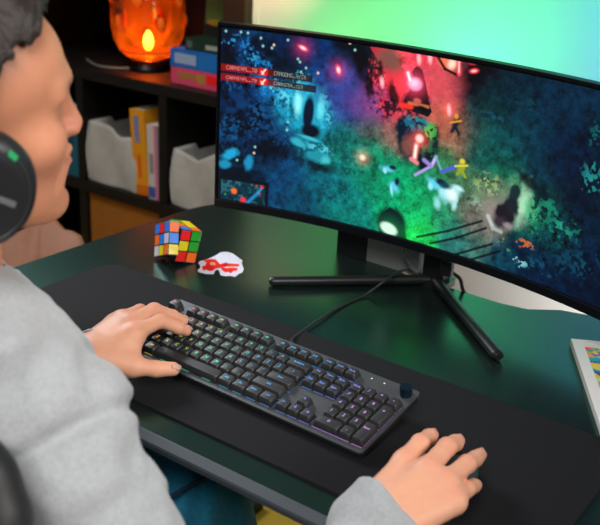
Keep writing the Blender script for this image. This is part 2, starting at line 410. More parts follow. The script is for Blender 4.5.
# lantern
LX, LY = -1.395, FY+.15
lan = thing('lantern', 'round orange glass lantern glowing on a black base', 'lantern', (LX, LY, Z))
bm = bmesh.new(); lathe(bm, [(.0, 0), (.062, 0), (.064, .006), (.056, .022), (.050, .030), (.0, .030)], 40); obj('base', bm, mat('black_metal', (.01, .01, .01), .35, metal=.6), lan, smooth='auto')
m_glass = bpy.data.materials.new('amber_glass'); m_glass.use_nodes = True
_n = m_glass.node_tree; _o = _n.nodes['Material Output']; _n.nodes.remove(_n.nodes['Principled BSDF'])
_t = _n.nodes.new('ShaderNodeBsdfTranslucent'); _t.inputs[0].default_value = (.62, .235, .03, 1)
_p = _n.nodes.new('ShaderNodeBsdfTransparent'); _p.inputs[0].default_value = (1, .40, .11, 1)
_g = _n.nodes.new('ShaderNodeBsdfGlossy'); _g.inputs['Roughness'].default_value = .08
_v = _n.nodes.new('ShaderNodeTexVoronoi'); _v.inputs['Scale'].default_value = 16; _tc = _n.nodes.new('ShaderNodeTexCoord'); _n.links.new(_tc.outputs['Object'], _v.inputs['Vector'])
_r = _n.nodes.new('ShaderNodeMapRange'); _r.inputs['From Max'].default_value = .7; _r.inputs['To Min'].default_value = .93; _r.inputs['To Max'].default_value = .5; _n.links.new(_v.outputs['Distance'], _r.inputs['Value'])
_a = _n.nodes.new('ShaderNodeMixShader'); _n.links.new(_r.outputs['Result'], _a.inputs[0]); _n.links.new(_t.outputs[0], _a.inputs[1]); _n.links.new(_p.outputs[0], _a.inputs[2])
_f = _n.nodes.new('ShaderNodeFresnel'); _b = _n.nodes.new('ShaderNodeMixShader'); _n.links.new(_f.outputs[0], _b.inputs[0]); _n.links.new(_a.outputs[0], _b.inputs[1]); _n.links.new(_g.outputs[0], _b.inputs[2]); _n.links.new(_b.outputs[0], _o.inputs['Surface'])
prof_o = [(.048, .030), (.072, .042), (.092, .065), (.108, .10), (.113, .14), (.112, .20), (.106, .235), (.085, .26), (.060, .268)]
prof = prof_o+[(r-.004, z+(-.003 if z > .2 else .004)) for r, z in prof_o[::-1]]
bm = bmesh.new(); n = 56
rings = [[V((r*math.cos(2*math.pi*i/n), r*math.sin(2*math.pi*i/n), z)) for i in range(n)] for r, z in prof]
loft(bm, rings+[rings[0]], False); bmesh.ops.remove_doubles(bm, verts=bm.verts, dist=1e-6)
obj('glass_jar', bm, m_glass, lan, smooth=True)
m_amber = mat('amber_glow', L(230, 80, 8), .3, emit=(1, .20, .012), estr=.25)
for k in range(10):                                                    # pressed glass knobs around the jar
    a = R(-170+k*36); rr = .100
    bm = bmesh.new(); bmesh.ops.create_icosphere(bm, subdivisions=3, radius=1)
    zz = .215 if k % 2 else .15
    for v in bm.verts: v.co = V((rr*math.cos(a)+v.co.x*.017, rr*math.sin(a)+v.co.y*.017, zz+v.co.z*.028))
    obj('glass_knob', bm, m_amber, lan, smooth=True)
for zz, rr in ((.062, .086), (.255, .088)):
    bm = bmesh.new(); rings = []
    for i in range(49):
        a = 2*math.pi*i/48; c = V((rr*math.cos(a), rr*math.sin(a), zz)); d = V((math.cos(a), math.sin(a), 0))
        rings.append([c+d*(.005*math.cos(2*math.pi*k/8))+V((0, 0, .005*math.sin(2*math.pi*k/8))) for k in range(8)])
    loft(bm, rings, False); bmesh.ops.remove_doubles(bm, verts=bm.verts, dist=1e-6)
    obj('glass_ring', bm, m_amber, lan, smooth=True)
bm = bmesh.new(); lathe(bm, [(.0, .03), (.010, .03), (.010, .055), (.0, .055)], 16); obj('bulb_socket', bm, m_steel, lan)
bm = bmesh.new(); lathe(bm, [(.0, .055), (.008, .056), (.014, .070), (.016, .085), (.012, .100), (.006, .112), (.0, .117)], 24); obj('bulb', bm, mat('hot_bulb', (1, .8, .4), .3, emit=(1, .74, .42), estr=70), lan, smooth=True)
pl = bpy.data.lights.new('lantern_glow', 'POINT'); pl.energy = .30; pl.color = (1, .62, .25); pl.shadow_soft_size = .02
po = bpy.data.objects.new('lantern_glow', pl); COL.objects.link(po); po.location = (LX+.0, LY-.035, Z+.11)

# tan leather bag standing on the floor beyond the desk end
m_tan = mat('tan_leather', L(150, 100, 72), .6, noise=.25, nscale=9, bump=.5, bscale=40)
tb = thing('leather_bag', 'crumpled tan leather bag standing beyond the desk end', 'bag', (-.965, .335, 0))
n = 40
def tring(t):
    z = .605*t; P = []
    for i in range(n):
        a = 2*math.pi*i/n; r = .16*(1+.18*math.sin(t*3.1))*(1+.05*math.sin(5*a+6*t)+.04*math.sin(9*a-9*t)+.02*math.sin(17*a+20*t))
        P.append(V((r*1.35*math.cos(a), r*.9*math.sin(a), z+(.022*math.sin(4*a+1)+.014*math.sin(11*a) if t > .9 else 0))))
    return P
bm = bmesh.new(); loft(bm, [tring(t/22) for t in range(23)]+[[p*.9 + V((0, 0, .07*.9)) for p in tring(1)], [V((p.x*.6, p.y*.6, .51)) for p in tring(1)]], True)
obj('bag_body', bm, m_tan, tb, smooth=True)
bm = bmesh.new(); Mx = Matrix.Translation((.04, -.155, .60)) @ Matrix.Rotation(R(90), 4, 'X'); lathe(bm, [(0, 0), (.011, 0), (.012, .006), (0, .012)], 16, Mx); obj('snap_button', bm, m_black, tb)
# ------------------------------------------------------------------ monitor
MR, MH, MW = 1.2, .3393, .4115
MM = Matrix.Translation((.0026, .4416, .9857)) @ Matrix.Rotation(.008, 4, 'Z') @ Matrix.Rotation(.0221, 4, 'Y') @ Matrix.Rotation(.0187, 4, 'X') @ Matrix.Translation((0, 0, -MH/2))
MI = MM.inverted()
def mon(u, v, d=0):
    a = u/MR; x = (MR+d)*math.sin(a); y = (MR+d)*math.cos(a)-MR
    return V((x, y, v))
mt = thing('monitor', 'wide curved black monitor showing a fantasy battle game', 'monitor')
mt.matrix_world = MM
m_bez = mat('bezel_plastic', (.006, .007, .010), .38, spec=.3)
m_back = mat('back_plastic', (.012, .012, .013), .5)
def arc_slab(bm, u0, u1, v0, v1, d0, d1, n=48):
    rings = []
    for i in range(n+1):
        u = u0+(u1-u0)*i/n
        rings.append([mon(u, v0, d0), mon(u, v0, d1), mon(u, v1, d1), mon(u, v1, d0)])
    loft(bm, rings)
BB, BT, BS = .0155, .0085, .0062
bm = bmesh.new()
arc_slab(bm, -MW, MW, 0, BB, -.003, .016); arc_slab(bm, -MW, MW, MH-.0045, MH, -.003, .016)
arc_slab(bm, -MW, -MW+.003, BB, MH-.0045, -.003, .016, 2); arc_slab(bm, MW-.003, MW, BB, MH-.0045, -.003, .016, 2)
obj('bezel', bm, m_bez, mt)
bm = bmesh.new(); arc_slab(bm, -MW+.003, MW-.003, BB, MH-.0045, .0012, .015); obj('panel_border', bm, mat('panel_black', (.004, .004, .005), .25), mt)
bm = bmesh.new(); arc_slab(bm, -MW, MW, BB-.0014, BB-.0002, -.0034, -.003); obj('bezel_line', bm, mat('bezel_line', (.025, .028, .034), .4), mt)
bm = bmesh.new()
rings = []
for i in range(33):
    u = -.36+.72*i/32; k = 1-abs(u/.37)**4; dd = .016+.045*k
    rings.append([mon(u, .03, .016), mon(u, .06, dd), mon(u, .27, dd), mon(u, .31, .016)])
loft(bm, rings); obj('rear_housing', bm, m_back, mt)

# picture on the screen
PX = .00100
SU0, SU1, SV0, SV1 = -MW+BS, MW-BS, BB+.0005, MH-BT
NW, NH = int((SU1-SU0)/PX), int((SV1-SV0)/PX)
UU, VV = np.meshgrid(np.linspace(SU0, SU1, NW), np.linspace(SV0, SV1, NH))
def vnoise(scale, seed, ax=1.):
    r = np.random.default_rng(seed); g = r.random((int((SV1-SV0)/scale)+4, int((SU1-SU0)/scale*ax)+4))
    y = (VV-SV0)/scale; x = (UU-SU0)/scale*ax
    yi, xi = y.astype(int), x.astype(int); fy, fx = y-yi, x-xi; fy = fy*fy*(3-2*fy); fx = fx*fx*(3-2*fx)
    return (g[yi, xi]*(1-fx)+g[yi, xi+1]*fx)*(1-fy)+(g[yi+1, xi]*(1-fx)+g[yi+1, xi+1]*fx)*fy
def fbm(scale, seed, o=4): return sum(vnoise(scale/2**k, seed+k)/2**k for k in range(o))/sum(1/2**k for k in range(o))
base = [  # place on the screen, reach, colour
 ((-0.3931,0.3186),.02,(10,25,50)),((-0.3513,0.2972),.02,(14,66,110)),((-0.3281,0.2791),.02,(12,55,95)),((-0.2774,0.3142),.025,(6,38,75)),((-0.2222,0.3210),.03,(8,55,108)),((-0.1769,0.3317),.02,(8,30,40)),
 ((-0.3828,0.2141),.03,(8,35,70)),((-0.3470,0.1732),.03,(10,60,110)),((-0.3888,0.1492),.025,(15,70,115)),((-0.3114,0.2409),.02,(20,100,150)),((-0.2540,0.2311),.02,(30,150,185)),((-0.2709,0.1932),.02,(30,140,170)),((-0.2047,0.2034),.02,(20,130,165)),
 ((-0.3734,0.0853),.03,(8,40,65)),((-0.3155,0.1131),.025,(6,22,42)),((-0.2974,0.1437),.02,(14,60,100)),((-0.2846,0.0805),.03,(14,80,125)),((-0.2291,0.1365),.02,(20,105,125)),((-0.2434,0.0499),.03,(10,75,100)),
 ((-0.1891,0.2493),.03,(40,75,140)),((-0.1686,0.2266),.025,(65,80,150)),((-0.1322,0.2411),.02,(95,75,140)),((-0.1732,0.1644),.025,(15,110,105)),((-0.1514,0.1326),.03,(18,130,115)),((-0.1862,0.0799),.03,(12,110,125)),((-0.1544,0.0492),.03,(12,130,120)),
 ((-0.1298,0.3167),.015,(20,32,40)),((-0.1017,0.3093),.015,(120,90,80)),((-0.1224,0.2764),.018,(130,35,50)),((-0.0889,0.2734),.018,(200,50,70)),((-0.0726,0.2925),.02,(235,80,95)),((-0.0201,0.3090),.02,(190,75,90)),((0.0091,0.2900),.02,(200,95,100)),((-0.0756,0.2339),.018,(190,70,90)),((-0.1076,0.2368),.016,(170,70,110)),
 ((0.0149,0.3148),.015,(200,90,90)),((0.0377,0.3029),.018,(70,45,60)),((-0.1192,0.2004),.02,(85,90,90)),((-0.0713,0.1921),.02,(140,105,95)),((0.0073,0.2328),.02,(185,105,85)),((0.0371,0.2141),.02,(150,110,90)),((0.0613,0.2355),.02,(80,75,75)),
 ((-0.1026,0.1244),.03,(15,140,105)),((-0.0700,0.0866),.03,(12,160,115)),((-0.0295,0.0692),.03,(20,180,110)),((0.0026,0.1214),.025,(25,140,95)),((0.0166,0.1592),.02,(60,125,85)),((-0.0067,0.0388),.02,(40,190,90)),((0.0365,0.0773),.02,(50,150,110)),((0.0570,0.1348),.02,(75,120,90)),
 ((0.0808,0.0980),.02,(110,110,100)),((0.1023,0.0781),.02,(130,120,110)),((0.0982,0.0419),.02,(70,120,110)),((0.0605,0.0396),.02,(50,120,115)),((0.1482,0.0225),.02,(14,70,90)),
 ((0.0644,0.3385),.02,(20,22,38)),((0.0869,0.3039),.025,(12,40,52)),((0.1301,0.3043),.03,(10,45,62)),((0.0937,0.2583),.025,(15,62,62)),((0.0822,0.2157),.025,(25,95,85)),((0.1192,0.2079),.03,(12,85,90)),((0.1650,0.2501),.03,(10,62,78)),((0.1240,0.1766),.02,(25,115,85)),((0.1929,0.2868),.03,(6,45,68)),((0.2383,0.3113),.03,(10,50,75)),((0.2198,0.2323),.03,(5,40,70)),((0.1935,0.1865),.02,(12,60,75)),
 ((0.2601,0.2425),.03,(4,22,50)),((0.2582,0.1653),.03,(8,25,48)),((0.2184,0.1455),.02,(15,75,75)),((0.1873,0.1200),.02,(15,95,85)),((0.2352,0.1021),.025,(10,75,75)),((0.2810,0.0930),.03,(6,38,65)),((0.2283,0.0414),.03,(6,40,70)),((0.3097,0.0383),.03,(4,26,55)),((0.1636,0.1543),.015,(90,150,110)),((0.1127,0.1322),.018,(110,140,100)),
 ((.33,.25),.06,(8,40,60)),((.38,.10),.08,(4,25,50)),((.38,.20),.06,(6,45,60))]
num = np.zeros((NH, NW, 3)); den = np.zeros((NH, NW))+1e-9
WU = UU+.010*(fbm(.03, 11)-.5)*2; WV = VV+.010*(fbm(.03, 12)-.5)*2
for (u, v), r, c in base:
    wgt = np.exp(-((WU-u)**2+(WV-v)**2)/(2*(r*.85)**2))+1e-10/(.001+(WU-u)**2+(WV-v)**2)
    num += wgt[..., None]*s2l(c); den += wgt
img = num/den[..., None]
amp = np.full_like(UU, .40)
for ((u, v), ru, rv), k in ((((-0.3495,0.2449),0.0722,0.1058), 1.), (((-0.2524,0.2048),0.0574,0.0528), .9), (((-0.3553,0.1351),0.0682,0.0650), 1.), (((-0.0980,0.2720),0.0517,0.0491), .9), (((0.2450,0.0971),0.0864,0.0770), .8), (((0.1315,0.1290),0.0719,0.0642), .6), (((0.2521,0.2405),0.0414,0.0718), .5)):
    amp = np.maximum(amp, k*np.exp(-(((UU-u)/ru)**2+((VV-v)/rv)**2)**1.5))
nz = (fbm(.010, 21, 3)-.5)*2.6+(vnoise(.0026, 31)-.5)*1.0
img *= np.clip(1-.15*amp+amp*nz*1.25, .06, 2.4)[..., None]
def blend(mask, c, mode='mix'):
    global img
    c = s2l(c) if not isinstance(c, np.ndarray) else c
    img = img*(1-mask[..., None])+mask[..., None]*c
def ellipse(p, rx, ry, c, rot=0, soft=.25, rag=0, seed=1, a=1.):
    du, dv = UU-p[0], VV-p[1]; cs, sn = math.cos(R(rot)), math.sin(R(rot))
    x = (du*cs+dv*sn)/rx; y = (-du*sn+dv*cs)/ry
    d = np.sqrt(x*x+y*y)
    if rag: d = d+rag*(fbm(.010, seed, 3)-.5)*2
    blend(a*np.clip((1+soft-d)/(2*soft), 0, 1), c)
def line(p, q, wd, c, a=1.):
    p = np.array(p); q = np.array(q); ba = q-p
    t = np.clip(((UU-p[0])*ba[0]+(VV-p[1])*ba[1])/(ba@ba), 0, 1)
    d = np.hypot(UU-p[0]-t*ba[0], VV-p[1]-t*ba[1])
    blend(a*np.clip(1.5-d/wd, 0, 1), c)
def rect(u0, u1, v0, v1, c, a=1.): blend(a*((UU > u0) & (UU < u1) & (VV > v0) & (VV < v1)).astype(float), c)
def poly(pts, c, a=1.):
    P = np.array(pts); ins = np.zeros_like(UU, bool)
    for (x0, y0), (x1, y1) in zip(P, np.roll(P, -1, 0)):
        cnd = ((y0 > VV) != (y1 > VV)) & (UU < (x1-x0)*(VV-y0)/((y1-y0) or 1e-9)+x0); ins ^= cnd
    blend(a*ins.astype(float), c)
def sprinkle(p, rx, ry, n, cols, smin_, smax_, seed, asp=1.6, a=.9):
    r = np.random.default_rng(seed)
    for k in range(n):
        q = (p[0]+r.normal()*rx*.55, p[1]+r.normal()*ry*.55); s = r.uniform(smin_, smax_)
        i0, i1 = int((q[0]-SU0)/PX-s*2.5/PX), int((q[0]-SU0)/PX+s*2.5/PX)+2; j0, j1 = int((q[1]-SV0)/PX-s*2.5/PX), int((q[1]-SV0)/PX+s*2.5/PX)+2
        i0, j0 = max(i0, 0), max(j0, 0)
        if i1 <= i0 or j1 <= j0 or i0 >= NW or j0 >= NH: continue
        an = r.uniform(0, 3.14); du, dv = UU[j0:j1, i0:i1]-q[0], VV[j0:j1, i0:i1]-q[1]
        x = (du*math.cos(an)+dv*math.sin(an))/(s*asp); y = (-du*math.sin(an)+dv*math.cos(an))/s
        m = (a*np.clip(1.4-np.hypot(x, y), 0, 1))[..., None]
        img[j0:j1, i0:i1] = img[j0:j1, i0:i1]*(1-m)+m*s2l(cols[r.integers(len(cols))])*r.uniform(.6, 1.15)
def glow(p, r, c, k=1.):
    global img
    d2 = ((UU-p[0])**2+(VV-p[1])**2)/(r*r); img = img+k*np.exp(-d2)[..., None]*s2l(c)
def flecks(c, cols, scale, thr, seed, a=.9):
    (u, v), ru, rv = c
    reg = np.exp(-(((UU-u)/ru)**2+((VV-v)/rv)**2)**1.6)
    n = fbm(scale, seed, 3); m = np.clip((n*(.55+.45*reg)-thr)/.045, 0, 1)*reg*a
    k = vnoise(scale*2.2, seed+50); c1, c2 = s2l(cols[0]), s2l(cols[1])
    blend(m, c1*(1-k[..., None])+c2*k[..., None])
def E(c, col_, rot=0, soft=.25, rag=0, seed=1, a=1.): ellipse(c[0], c[1], c[2], col_, rot, soft, rag, seed, a)
# dark undergrowth and blue frosted leaves on the left
for c, r in (((((-0.3920,0.2753),0.0189,0.0245)), 0), ((((-0.3291,0.3031),0.0300,0.0137)), -25), ((((-0.2828,0.2742),0.0377,0.0223)), -30), ((((-0.3062,0.1238),0.0430,0.0185)), 5), ((((-0.3628,0.0620),0.0515,0.0192)), 0), ((((-0.1765,0.3268),0.0258,0.0114)), -8), ((((-0.1433,0.3033),0.0166,0.0360)), 10), ((((-0.3662,0.1707),0.0502,0.0293)), 0), ((((-0.2118,0.1102),0.0273,0.0109)), 0)):
    E(c, (4, 13, 26), r, .5, .7, int(c[1]*9999), .85)
for k, c in enumerate(((((-0.3704,0.3089),0.0262,0.0137)), (((-0.3511,0.2903),0.0226,0.0173)), (((-0.3279,0.2721),0.0208,0.0139)), (((-0.3964,0.3027),0.0150,0.0086)))):
    flecks(c, ((25, 120, 185), (60, 180, 225)), .0050, .50, 140+k)
for k, c in enumerate(((((-0.3812,0.1539),0.0310,0.0333)), (((-0.3241,0.1801),0.0424,0.0470)), (((-0.2786,0.1558),0.0349,0.0254)), (((-0.3833,0.2337),0.0267,0.0178)))):
    flecks(c, ((14, 75, 125), (30, 110, 160)), .0046, .52, 150+k, .75)
for k, c in enumerate(((((-0.2763,0.2226),0.0343,0.0211)), (((-0.2559,0.2308),0.0190,0.0279)), (((-0.2069,0.2083),0.0171,0.0348)), (((-0.2176,0.1385),0.0349,0.0162)), (((-0.3076,0.2396),0.0228,0.0158)), (((-0.2557,0.2605),0.0227,0.0137)))):
    flecks(c, ((30, 165, 200), (120, 225, 235)), .0050, .47, 160+k)
for k, c in enumerate(((((-0.1826,0.1627),0.0346,0.0318)), (((-0.1507,0.1237),0.0309,0.0249)), (((-0.1855,0.0708),0.0471,0.0258)))):
    flecks(c, ((14, 70, 85), (10, 60, 70)), .0050, .52, 170+k, .7)
for c, col_, r in ((((-0.3828,0.1057),0.0157,0.0087), (40, 165, 205), 25), (((-0.3938,0.0843),0.0108,0.0076), (35, 145, 180), 0), (((-0.3469,0.0931),0.0079,0.0142), (35, 145, 185), -10), (((-0.3751,0.2114),0.0134,0.0063), (13, 58, 105), -20), (((-0.3632,0.1984),0.0115,0.0081), (16, 64, 112), 15), (((-0.3840,0.1867),0.0115,0.0055), (13, 58, 100), 0), (((-0.2509,0.1456),0.0155,0.0065), (60, 175, 190), -15), (((-0.2130,0.1284),0.0214,0.0108), (40, 150, 165), 0), (((-0.1972,0.1239),0.0097,0.0072), (80, 190, 195), 0)): E((c), col_, r, .35, .35, 5)
# dark statue in a cyan lit arch
E((((-0.2352,0.2039),0.0287,0.0421)), (45, 180, 205), 0, .6, .35, 3, .8); E((((-0.2568,0.2148),0.0067,0.0193)), (150, 235, 240), 0, .5, .3, 4); E((((-0.2131,0.2144),0.0067,0.0174)), (110, 220, 230), 0, .5, .3, 6)
E((((-0.2361,0.2020),0.0099,0.0299)), (8, 30, 56), -4, .2); E((((-0.2303,0.1708),0.0183,0.0125)), (5, 22, 40), 0, .25); E((((-0.2304,0.1572),0.0193,0.0029)), (70, 190, 200), -8, .5)
# purple haze and the red slope at the top centre
E((((-0.1606,0.2451),0.0413,0.0304)), (72, 74, 150), 0, .9, .3, 9, .6); E((((-0.1187,0.2366),0.0299,0.0201)), (150, 78, 140), 0, .9, .3, 10, .6)
poly([(-0.1310,0.3296), (-0.1023,0.3336), (-0.0663,0.3017), (-0.0571,0.2671), (-0.0709,0.2415), (-0.0914,0.2614), (-0.1022,0.2961)], (205, 62, 76), .8)
E((((-0.0948,0.3136),0.0237,0.0128)), (128, 92, 82), -38, .4, .4, 13, .9); E((((-0.0747,0.2774),0.0147,0.0211)), (236, 70, 84), 10, .5, .4, 14, .9)
for k, c in enumerate(((((-0.1155,0.2808),0.0203,0.0361)), (((-0.0888,0.2349),0.0409,0.0233)), (((-0.0437,0.2296),0.0258,0.0131)))):
    flecks(c, ((210, 45, 65), (235, 100, 115)), .0056, .46, 180+k); flecks(c, ((26, 10, 20), (50, 14, 26)), .0052, .50, 190+k)
for c, r in (((((-0.1472,0.3060),0.0111,0.0229)), 15), ((((-0.1273,0.2690),0.0093,0.0199)), 12), ((((-0.0820,0.2596),0.0074,0.0180)), 20), ((((-0.1073,0.2920),0.0046,0.0163)), 10), ((((0.0516,0.3053),0.0212,0.0214)), 0), ((((0.0699,0.3241),0.0244,0.0120)), 0)): E(c, (14, 12, 20), r, .4, .6, 8, .9)
E((((0.0004,0.2884),0.0288,0.0409)), (215, 88, 98), 0, .8, .3, 15, .8); E((((0.0158,0.2377),0.0218,0.0224)), (190, 112, 88), 0, .8, .3, 16, .5)
# orange bright thing by the top edge
E((((0.0098,0.3265),0.0160,0.0123)), (232, 130, 100), -20, .4, .2, 3); E((((0.0171,0.3246),0.0062,0.0077)), (255, 220, 200), -20, .5); line((-0.0086,0.3315), (0.0060,0.3149), .0022, (40, 14, 20)); line((0.0060,0.3149), (0.0280,0.3091), .0022, (40, 14, 20))
# hooded dark giant with a glowing pink orb
poly([(-0.0517,0.3007), (-0.0439,0.3116), (-0.0343,0.3067), (-0.0246,0.2858), (-0.0158,0.2580), (-0.0085,0.2429), (-0.0147,0.2334), (-0.0633,0.2395), (-0.0611,0.2532), (-0.0535,0.2678), (-0.0538,0.2874)], (26, 23, 34))
E((((-0.0417,0.2926),0.0118,0.0175)), (30, 30, 42), 0, .2); E((((-0.0394,0.2570),0.0238,0.0146)), (24, 20, 30), 0, .2, .25, 4)
line((-0.0515,0.2499), (-0.0166,0.2496), .0026, (190, 120, 70)); line((-0.0656,0.2441), (-0.0472,0.2440), .0040, (255, 62, 50)); E((((-0.0252,0.2447),0.0110,0.0042)), (8, 10, 16), -10, .3); E((((-0.0375,0.2557),0.0073,0.0049)), (190, 95, 90), 0, .4, .3, 3)
line((-0.0586,0.2980), (-0.0527,0.2859), .0056, (255, 110, 140)); glow((-0.0442,0.2824), .019, (255, 80, 110), .8); E((((-0.0442,0.2824),0.0128,0.0106)), (250, 160, 200), 0, .25); E((((-0.0461,0.2838),0.0073,0.0058)), (255, 205, 225), 0, .5); line((-0.0586,0.2980), (-0.0538,0.2874), .0024, (255, 235, 240))
# green beast with a glowing wound
E((((-0.0301,0.1918),0.0372,0.0399)), (10, 46, 58), 0, .25, .3, 6); E((((-0.0568,0.1967),0.0112,0.0301)), (8, 34, 56), 8, .25, .25, 5); E((((-0.0036,0.1871),0.0129,0.0314)), (10, 44, 50), 6, .3, .3, 6); E((((-0.0135,0.1611),0.0168,0.0168)), (8, 34, 40), 0, .3, .3, 7)
for k, (c, a_, b_) in enumerate((((((-0.0315,0.2202),0.0277,0.0115)), (20, 130, 150), (40, 175, 175)), ((((-0.0082,0.2097),0.0147,0.0164)), (40, 165, 80), (95, 195, 90)), ((((-0.0459,0.2158),0.0148,0.0132)), (15, 95, 130), (30, 130, 160)), ((((-0.0082,0.1793),0.0148,0.0199)), (20, 95, 75), (35, 130, 80)))):
    flecks(c, (a_, b_), .0058, .40, 200+k)
E((((-0.0453,0.1767),0.0112,0.0168)), (128, 84, 78), 10, .4, .3, 4); glow((-0.0258,0.1943), .014, (255, 100, 85), .8); E((((-0.0259,0.1950),0.0067,0.0066)), (255, 215, 205), 20, .4); line((-0.0301,0.1832), (-0.0313,0.1607), .0046, (255, 150, 145)); line((-0.0308,0.1814), (-0.0311,0.1624), .0022, (255, 235, 225))
# blade, small fighters, wolves
for a, b, w_, c in (((-0.0271,0.1320), (0.0014,0.1541), .0024, (175, 160, 225)), ((0.0014,0.1541), (0.0077,0.1709), .0028, (200, 180, 235)), ((0.0077,0.1709), (0.0206,0.1499), .0020, (120, 170, 190)), ((0.0207,0.1491), (0.0448,0.1632), .0026, (90, 100, 215)), ((-0.0135,0.1611), (0.0005,0.1539), .0034, (160, 140, 210)), ((-0.0375,0.1576), (-0.0257,0.1532), .0034, (230, 140, 150))): line(a, b, w_, c)
for (x, c1, c2) in (((((0.0358,0.2335),0.0054,0.0127)), (20, 40, 55), (215, 150, 60)), ((((0.0557,0.1649),0.0064,0.0114)), (150, 165, 55), (220, 200, 80))):
    p, ru, rv = x
    E(x, c1, -12, .4, .3, 3); E(((p[0], p[1]+rv*.85), ru*.7, rv*.35), c2, 0, .4); line((p[0]-ru*1.8, p[1]-rv*.1), (p[0]+ru*1.6, p[1]+rv*.4), .0016, c2); line((p[0], p[1]-rv*.4), (p[0]+ru*1.4, p[1]-rv*1.3), .0024, c1); line((p[0], p[1]-rv*.4), (p[0]-ru, p[1]-rv*1.2), .0024, c1)
for c, s_ in (((((-0.0793,0.1311),0.0114,0.0052)), 0), ((((-0.0650,0.1039),0.0077,0.0105)), 60), ((((0.0097,0.1249),0.0150,0.0068)), -30)):
    E(c, (105, 205, 225), s_, .5, .5, 4); E(((c[0][0]+c[1]*.8, c[0][1]+c[2]*.9), c[1]*.6, c[2]*.7), (14, 44, 66), 0, .4, .3, 5); E(((c[0][0]-c[1]*.4, c[0][1]-c[2]*.8), c[1]*.3, c[2]*.9), (150, 225, 235), 15, .4)
E((((0.0371,0.1160),0.0186,0.0134)), (165, 225, 230), 15, .4, .5, 6); E((((0.0448,0.1145),0.0093,0.0117)), (225, 242, 240), 25, .5, .4, 7); E((((0.0541,0.1289),0.0092,0.0040)), (190, 232, 235), -10, .5, .3, 8); E((((0.0192,0.0940),0.0056,0.0102)), (150, 215, 215), 20, .5, .3, 9); E((((0.0507,0.0986),0.0045,0.0084)), (170, 225, 220), -10, .5, .3, 9); E((((0.0320,0.1268),0.0093,0.0050)), (20, 70, 90), 0, .5, .4, 9)
# hooded dark shape with a white lit chest at the lower edge
poly([(-0.0678,0.0653), (-0.0515,0.0583), (-0.0379,0.0397), (-0.0288,0.0107), (-0.0852,0.0034), (-0.0857,0.0295), (-0.0800,0.0513)], (9, 24, 38)); E((((-0.0618,0.0355),0.0282,0.0289)), (9, 26, 40), 0, .15)
glow((-0.0655,0.0234), .022, (40, 200, 110), .35); E((((-0.0665,0.0258),0.0168,0.0102)), (210, 238, 222), -14, .2); glow((-0.0191,0.0281), .018, (30, 190, 60), .5)
# pale rock with a dark statue, thin cables, glowing foliage
E((((0.1370,0.1171),0.0432,0.0322)), (122, 130, 118), 20, .5, .5, 9, .75); E((((0.1724,0.1338),0.0106,0.0314)), (175, 225, 190), -8, .6, .4, 10, .85); E((((0.1204,0.1056),0.0182,0.0212)), (150, 142, 135), 15, .5, .4, 11, .8)
for k, (c, a_, b_) in enumerate((((((0.1065,0.1490),0.0325,0.0193)), (130, 165, 95), (180, 195, 150)), ((((0.0927,0.1184),0.0219,0.0197)), (90, 130, 90), (160, 190, 170)), ((((0.1888,0.1320),0.0158,0.0281)), (40, 165, 110), (120, 215, 160)))):
    flecks(c, (a_, b_), .0056, .46, 210+k, .8)
E((((0.1438,0.1089),0.0189,0.0193)), (38, 33, 44), 25, .25, .4, 3); E((((0.1557,0.1472),0.0092,0.0142)), (30, 56, 60), -10, .2, .15, 2); E((((0.1539,0.1252),0.0116,0.0143)), (36, 44, 52), 18, .25, .3, 5); E((((0.1371,0.0934),0.0145,0.0081)), (66, 56, 66), 0, .4, .5, 6)
line((0.1144,0.0971), (0.1262,0.0800), .0034, (185, 190, 188)); line((0.1262,0.0800), (0.1414,0.0776), .003, (165, 175, 170)); E((((0.1522,0.0911),0.0090,0.0049)), (150, 140, 140), 0, .5, .4, 7)
for a, b in (((-0.0109,0.0248), (0.0456,0.0514)), ((0.0456,0.0514), (0.1049,0.0858)), ((0.0149,0.0201), (0.0619,0.0435)), ((0.0619,0.0435), (0.1138,0.0763)), ((0.0550,0.0090), (0.1285,0.0530)), ((0.0804,0.0060), (0.1446,0.0458))): line(a, b, .0021, (10, 20, 28), .9)
E((((0.1751,0.1704),0.0210,0.0077)), (5, 26, 34), -35, .5, .6, 5, .9); E((((0.2042,0.1559),0.0104,0.0214)), (6, 28, 36), 20, .5, .6, 5, .85)
for k, (c, a_, b_, t_) in enumerate((((((0.2158,0.1400),0.0242,0.0169)), (18, 110, 90), (40, 150, 120), .47), ((((0.2415,0.1155),0.0379,0.0199)), (22, 125, 105), (50, 165, 135), .46), ((((0.1985,0.1069),0.0211,0.0220)), (20, 115, 85), (60, 165, 120), .48), ((((0.1866,0.0713),0.0197,0.0096)), (180, 92, 46), (228, 140, 84), .44), ((((0.1810,0.0387),0.0181,0.0098)), (80, 180, 195), (160, 225, 228), .55), ((((0.1519,0.0585),0.0164,0.0131)), (70, 140, 70), (120, 175, 85), .5), ((((0.2792,0.2053),0.0198,0.0259)), (30, 130, 135), (60, 175, 165), .46), ((((0.2732,0.2680),0.0130,0.0224)), (16, 85, 95), (26, 110, 110), .48), ((((0.2764,0.0719),0.0446,0.0337)), (10, 66, 92), (22, 90, 110), .52), ((((0.2191,0.0416),0.0355,0.0192)), (12, 75, 100), (24, 95, 115), .52), ((((0.0939,0.2567),0.0388,0.0092)), (18, 72, 95), (30, 88, 108), .5), ((((0.1585,0.2887),0.0409,0.0147)), (14, 58, 76), (24, 74, 88), .5))):
    flecks(c, (a_, b_), .0060, t_, 220+k)
